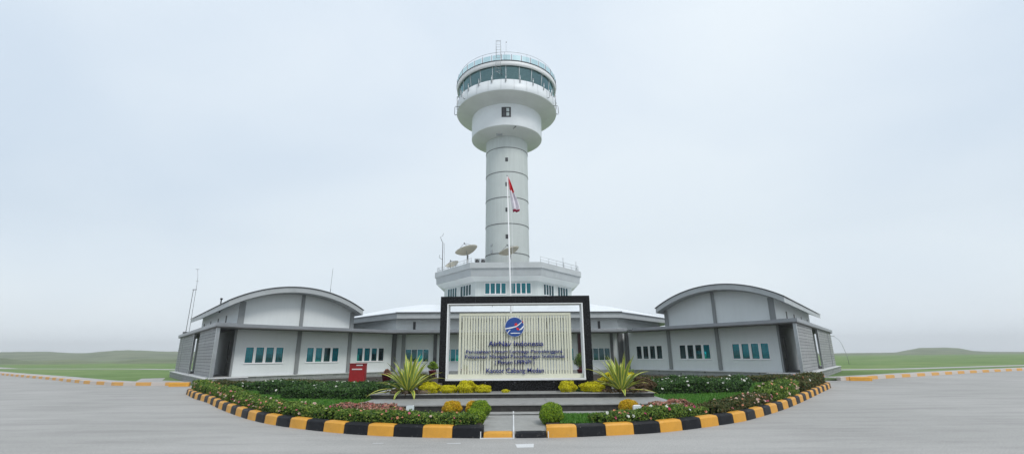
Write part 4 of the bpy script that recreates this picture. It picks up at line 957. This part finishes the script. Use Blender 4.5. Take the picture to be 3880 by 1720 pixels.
bush('round_bush', (.84, 11.2, .13), (.26, .36, .45), LIME, COREG, 'tall bright green clipped bush right of the walkway', leaf=.014, dens=9500, group='clipped green bushes beside the walkway', lob=.1)
for x, y, r, lab in [(-4.3, 12.95, .34, 'coral leaved shrub left of the terrace, leftmost of four'), (-3.75, 12.75, .36, 'coral leaved shrub second from the left end of the terrace step'), (-3.2, 12.6, .34, 'coral leaved shrub beside the grey glass floodlight, behind the hedge'), (-2.85, 12.45, .2, 'small magenta shrub nearest the grey floodlight left of centre')]:
    bush('coral_shrub', (x, y, .2), (r, r * .8, r * .72), CORAL, TWIG, lab, leaf=.028, dens=2600, lob=.3, flowers=4, fcol=(0, 1), group='coral shrubs')
for x, y, r, lab in [(3.35, 12.75, .2, 'small orange-tipped shrub right of the domed yellow bush'), (3.75, 12.85, .32, 'coral shrub at the right end of the lower step'), (4.35, 13.25, .34, 'outermost coral shrub right of the terrace')]:
    bush('coral_shrub', (x, y, .2), (r, r * .8, r * .72), CORAL, TWIG, lab, leaf=.028, dens=2300, lob=.3, flowers=4, fcol=(1, 2), group='coral shrubs')
bush('brown_shrub', (4.0, 15.6, .5), (.42, .35, .42), DRY, TWIG, 'brownish shrub right of the right spiky plant on the terrace end', leaf=.024, dens=3000, lob=.2)
bush('low_shrub', (-5.2, 27.6, .2), (.6, .4, .45), HEDGEB, COREG, 'low mixed shrub by the left wing behind the spiky plant', leaf=.04, dens=1400, lob=.3)
bush('low_shrub', (5.2, 24.5, .2), (.9, .5, .55), YEL, COREG, 'yellowish low shrub right of the sign behind the spiky plant', leaf=.04, dens=1300, lob=.3)

# spiky variegated plants
def blade_leaf(b, base, az, el, L, wd, droop, mi=(0, 1)):
    n = 12; p = Vector(base); rows = []; e = el
    side = Vector((-math.sin(az), math.cos(az), 0))
    for i in range(n + 1):
        t = i / n; d = Vector((math.cos(az) * math.cos(e), math.sin(az) * math.cos(e), math.sin(e))); up = side.cross(d) * -1
        w_ = wd * (.55 + .45 * math.sin(min(1, t * 2) * PI / 2)) * (1 - max(0, (t - .45) / .55) ** 1.6) + .001
        rows.append([tuple(p + side * w_ * k + up * (abs(k) * w_ * .35)) for k in (-1, -.62, 0, .62, 1)])
        p = p + d * L / n; e -= droop * t * 2 / n
    V = [v for r in rows for v in r]; F = []; M = []
    o_ = len(b.v)
    b.v += V
    for i in range(n):
        for k in range(4):
            a = i * 5 + k; b.f.append([o_ + a, o_ + a + 1, o_ + a + 6, o_ + a + 5]); b.mi.append(mi[0] if k in (0, 3) else mi[1]); b.smooth.append(True)
def spiky(c, label, specials, seed):
    random.seed(seed); root = empty('spiky_plant', c, label, 'plant', 'variegated spiky plants at the ends of the terrace')
    for k in range(34):
        az = k * 2.399 + random.uniform(-.25, .25); t = k / 34; el = math.radians(86 - 62 * t ** .9 + random.uniform(-5, 5)); L = random.uniform(1.0, 1.28) * (1 - .18 * t)
        b = MB(); base = (c[0] + .07 * math.cos(az), c[1] + .07 * math.sin(az), c[2] + .02); blade_leaf(b, base, az, el, L, random.uniform(.055, .075), random.uniform(.1, .45) + .55 * t); b.build('leaf', [AGY, AGG], root, recalc=False)
    for az, el, L, dr in specials:
        b = MB(); blade_leaf(b, (c[0], c[1], c[2] + .04), math.radians(az), math.radians(el), L, .07, dr); b.build('leaf', [AGY, AGG], root, recalc=False)
    m = 260; P = np.stack([rng.normal(c[0], .30, m), rng.normal(c[1], .16, m), c[2] + rng.uniform(.0, .1, m)], 1); V, F = leaf_quads(P, np.tile([0, -.4, 1], (m, 1)), .05, .7); fast_mesh('dead_leaves', V, F, DRY, root)
    return root
spiky((-3.22, 15.2, .5), 'big spiky plant with yellow-edged leaves at the left end of the terrace', [(-150, 12, 1.35, 1.2), (-160, 2, 1.3, .35), (-115, 10, .8, 2.0), (-60, 12, .7, 2.2), (12, 32, 1.35, 1.2), (168, 38, 1.3, .9), (20, 40, 1.3, 1.0)], 3)
spiky((3.28, 15.1, .5), 'big spiky plant with yellow-edged leaves at the right end of the terrace', [(-30, 5, 1.15, .55), (-90, 14, .6, 1.9), (165, 42, 1.35, .9), (172, 22, 1.1, 1.0), (10, 42, 1.3, 1.2), (20, 25, 1.25, 1.1)], 5)
random.seed(21)
def rock(c, r, label):
    bm = bmesh.new(); bmesh.ops.create_icosphere(bm, subdivisions=3, radius=1)
    for v in bm.verts:
        k = 1 + .22 * math.sin(v.co.x * 3.1 + c[0] * 7) * math.cos(v.co.y * 2.7) + .12 * math.sin(v.co.z * 7 + v.co.x * 5); v.co = Vector((v.co.x * r[0] * k, v.co.y * r[1] * k, v.co.z * r[2] * k + r[2] * .7))
    me = bpy.data.meshes.new('rock'); bm.to_mesh(me); bm.free(); me.materials.append(ROCK); me.polygons.foreach_set('use_smooth', [True] * len(me.polygons))
    o = bpy.data.objects.new('rock', me); COL.objects.link(o); o.location = c; tag(o, label, 'rock', 'rocks around the spiky plants')
rock((2.92, 15.35, .505), (.16, .13, .14), 'brown rock just left of the right spiky plant'); rock((3.62, 15.2, .505), (.13, .1, .08), 'flat brown rock right of the right spiky plant')
rock((-2.75, 15.1, .505), (.2, .12, .07), 'flat brown rock right of the left spiky plant'); rock((-3.62, 15.1, .505), (.14, .12, .09), 'brown rock left of the left spiky plant')
rock((-3.25, 14.98, .505), (.1, .08, .06), 'small brown rock at the foot of the left spiky plant')
rock((3.95, 15.0, .505), (.14, .1, .06), 'low brown rock below the brownish shrub')

# red cabinet
rc = empty('red_cabinet', (-8.5, 26.75, .2), 'red metal cabinet with white plates standing by the left hedge', 'cabinet')
b = MB(); x0, x1, y0_, y1_ = -8.88, -8.05, 26.5, 26.95
b.add([(x0, y0_, .2), (x1 + .02, y0_, .2), (x1 + .0, y1_, .2), (x0, y1_, .2), (x0 + .02, y0_, 1.22), (x1, y0_, 1.22), (x1, y1_, 1.22), (x0 + .02, y1_, 1.22)], [(0, 3, 2, 1), (0, 1, 5, 4), (1, 2, 6, 5), (2, 3, 7, 6), (3, 0, 4, 7), (4, 5, 6, 7)]); b.build('body', REDBOX, rc, bevel=.015)
b = MB(); b.box(x0, x1 + .02, y0_ - .05, y1_ + .02, 1.22, 1.26); b.box(x0 + .08, x1 - .02, y0_ - .025, y0_ - .004, 1.10, 1.125); b.build('lid', REDBOX, rc, bevel=.01)
b = MB(); b.box(-8.5, -8.15, y0_ - .012, y0_ - .003, 1.13, 1.20); b.build('plate', SLABW, rc); b = MB(); b.box(-8.72, -8.17, y0_ - .012, y0_ - .003, .92, .98); b.build('plate', SLABW, rc)
b = MB(); b.box(-8.81, -8.07, y0_ - .008, y0_ - .002, .28, .86); b.build('door', REDBOX, rc, bevel=.004)
# potted plants
def pot(c, r, h, mat, label, pl, plr, leafm=LIME, white=False):
    root = empty('potted_plant', c, label, 'potted plant', 'potted plants near the entrance'); b = MB()
    b.lathe(c[0], c[1], [(0, c[2]), (r * .72, c[2]), (r, c[2] + h * .9), (r * 1.08, c[2] + h * .9), (r * 1.08, c[2] + h), (r * .9, c[2] + h), (r * .85, c[2] + h * .9), (0, c[2] + h * .9)], 24); b.build('pot', mat, root)
    if pl:
        b = MB(); top = c[2] + h + pl; b.tube([(c[0], c[1], c[2] + h * .8), (c[0] + .08, c[1], c[2] + h + pl * .4), (c[0] - .02, c[1], top - .1)], .035, 7); b.build('stem', TWIG, root)
        m = int(2600 * plr[0] * 2); u = rng.normal(0, 1, (m, 3)); u /= np.linalg.norm(u, axis=1)[:, None]; ctr = np.array([[-.35, 0, .0], [.25, .1, .2], [0, -.1, .45], [.45, 0, -.15], [-.1, .1, -.2]]) * plr[0]
        P = u * np.array(plr) * .55 * rng.uniform(.5, 1, (m, 1)) + ctr[rng.integers(0, 5, m)] + np.array([c[0], c[1], top]); V, F = leaf_quads(P, u, .035, .7); fast_mesh('foliage', V, F, leafm, root)
    return root
pot((-5.3, 32.2, .2), .24, .5, MAROON, 'small bonsai-like plant in a red pot left of the sign', .25, (.42, .35, .25))
b = MB(); b.box(-5.02, -4.72, 32.3, 32.6, .2, .72); tag(b.build('white_planter', SLABW, bevel=.02), 'square white planter box next to the red pot left of the sign', 'planter')
pot((-6.85, 26.6, .2), .26, .52, MAROON, 'bulging maroon pot beside the left spiky plant', .08, (.2, .2, .12), CORAL)
pot((4.6, 33.5, .2), .22, .45, MAROON, 'leafy green shrub in a pot seen through the right side of the sign frame', .55, (.55, .45, .6), HEDGE)
pot((-3.3, 33.5, .2), .26, .55, MAROON, 'maroon pot seen through the left side of the sign frame', .1, (.25, .25, .15), HEDGE)
p0 = TC((3.48, 1.76, 0)); b = MB(); b.box(p0.x - .1, p0.x + .1, p0.y - .1, p0.y + .02, 1.15, 1.47); sk = b.build('wall_speaker', DARKM, None, bevel=.01); tag(sk, 'black wall speaker on the dark pillar left of the sign', 'speaker')
# floodlights
def flood(c, label, m1):
    root = empty('floodlight', c, label, 'floodlight', 'floodlights before the lower step'); b = MB(); b.tube([(c[0], c[1], c[2] - .02), (c[0], c[1], c[2] + .14)], .018, 6); b.box(c[0] - .1, c[0] + .1, c[1] - .06, c[1] + .06, c[2] - .01, c[2] + .02); b.build('stand', STEEL, root)
    b = MB(); b.add([(c[0] - .09, c[1] - .05, c[2] + .05), (c[0] + .09, c[1] - .05, c[2] + .05), (c[0] + .09, c[1] + .09, c[2] + .03), (c[0] - .09, c[1] + .09, c[2] + .03), (c[0] - .09, c[1] + .0, c[2] + .2), (c[0] + .09, c[1] + .0, c[2] + .2), (c[0] + .09, c[1] + .12, c[2] + .17), (c[0] - .09, c[1] + .12, c[2] + .17)], [(0, 3, 2, 1), (4, 5, 6, 7), (0, 1, 5, 4), (1, 2, 6, 5), (2, 3, 7, 6), (3, 0, 4, 7)]); b.build('housing', m1, root, bevel=.015)
    b = MB(); b.add([(c[0] - .1, c[1] - .052, c[2] + .07), (c[0] + .1, c[1] - .052, c[2] + .07), (c[0] + .1, c[1] - .014, c[2] + .18), (c[0] - .1, c[1] - .014, c[2] + .18)], [(0, 1, 2, 3)]); b.build('lens', RAILP, root)
flood((-2.6, 12.6, .22), 'grey floodlight at the left before the lower step', STEEL); flood((3.02, 12.2, .22), 'white floodlight before the domed yellow bush on the right', WHITE)

# ------------------------------------------------------------------ far haze
b = MB(); b.box(-1405, 1405, -305, 1405, -1.2, 45); hz = b.build('haze', WHITE); hz.data.materials.clear()
hm = bpy.data.materials.new('haze_air'); hm.use_nodes = True; nt = hm.node_tree; nt.nodes.clear(); ou = nt.nodes.new('ShaderNodeOutputMaterial'); pv = nt.nodes.new('ShaderNodeVolumePrincipled')
pv.inputs['Color'].default_value = (.98, .99, 1, 1); pv.inputs['Density'].default_value = .0007; pv.inputs['Anisotropy'].default_value = .2; nt.links.new(pv.outputs[0], ou.inputs['Volume']); hz.data.materials.append(hm); tag(hz, kind='stuff')
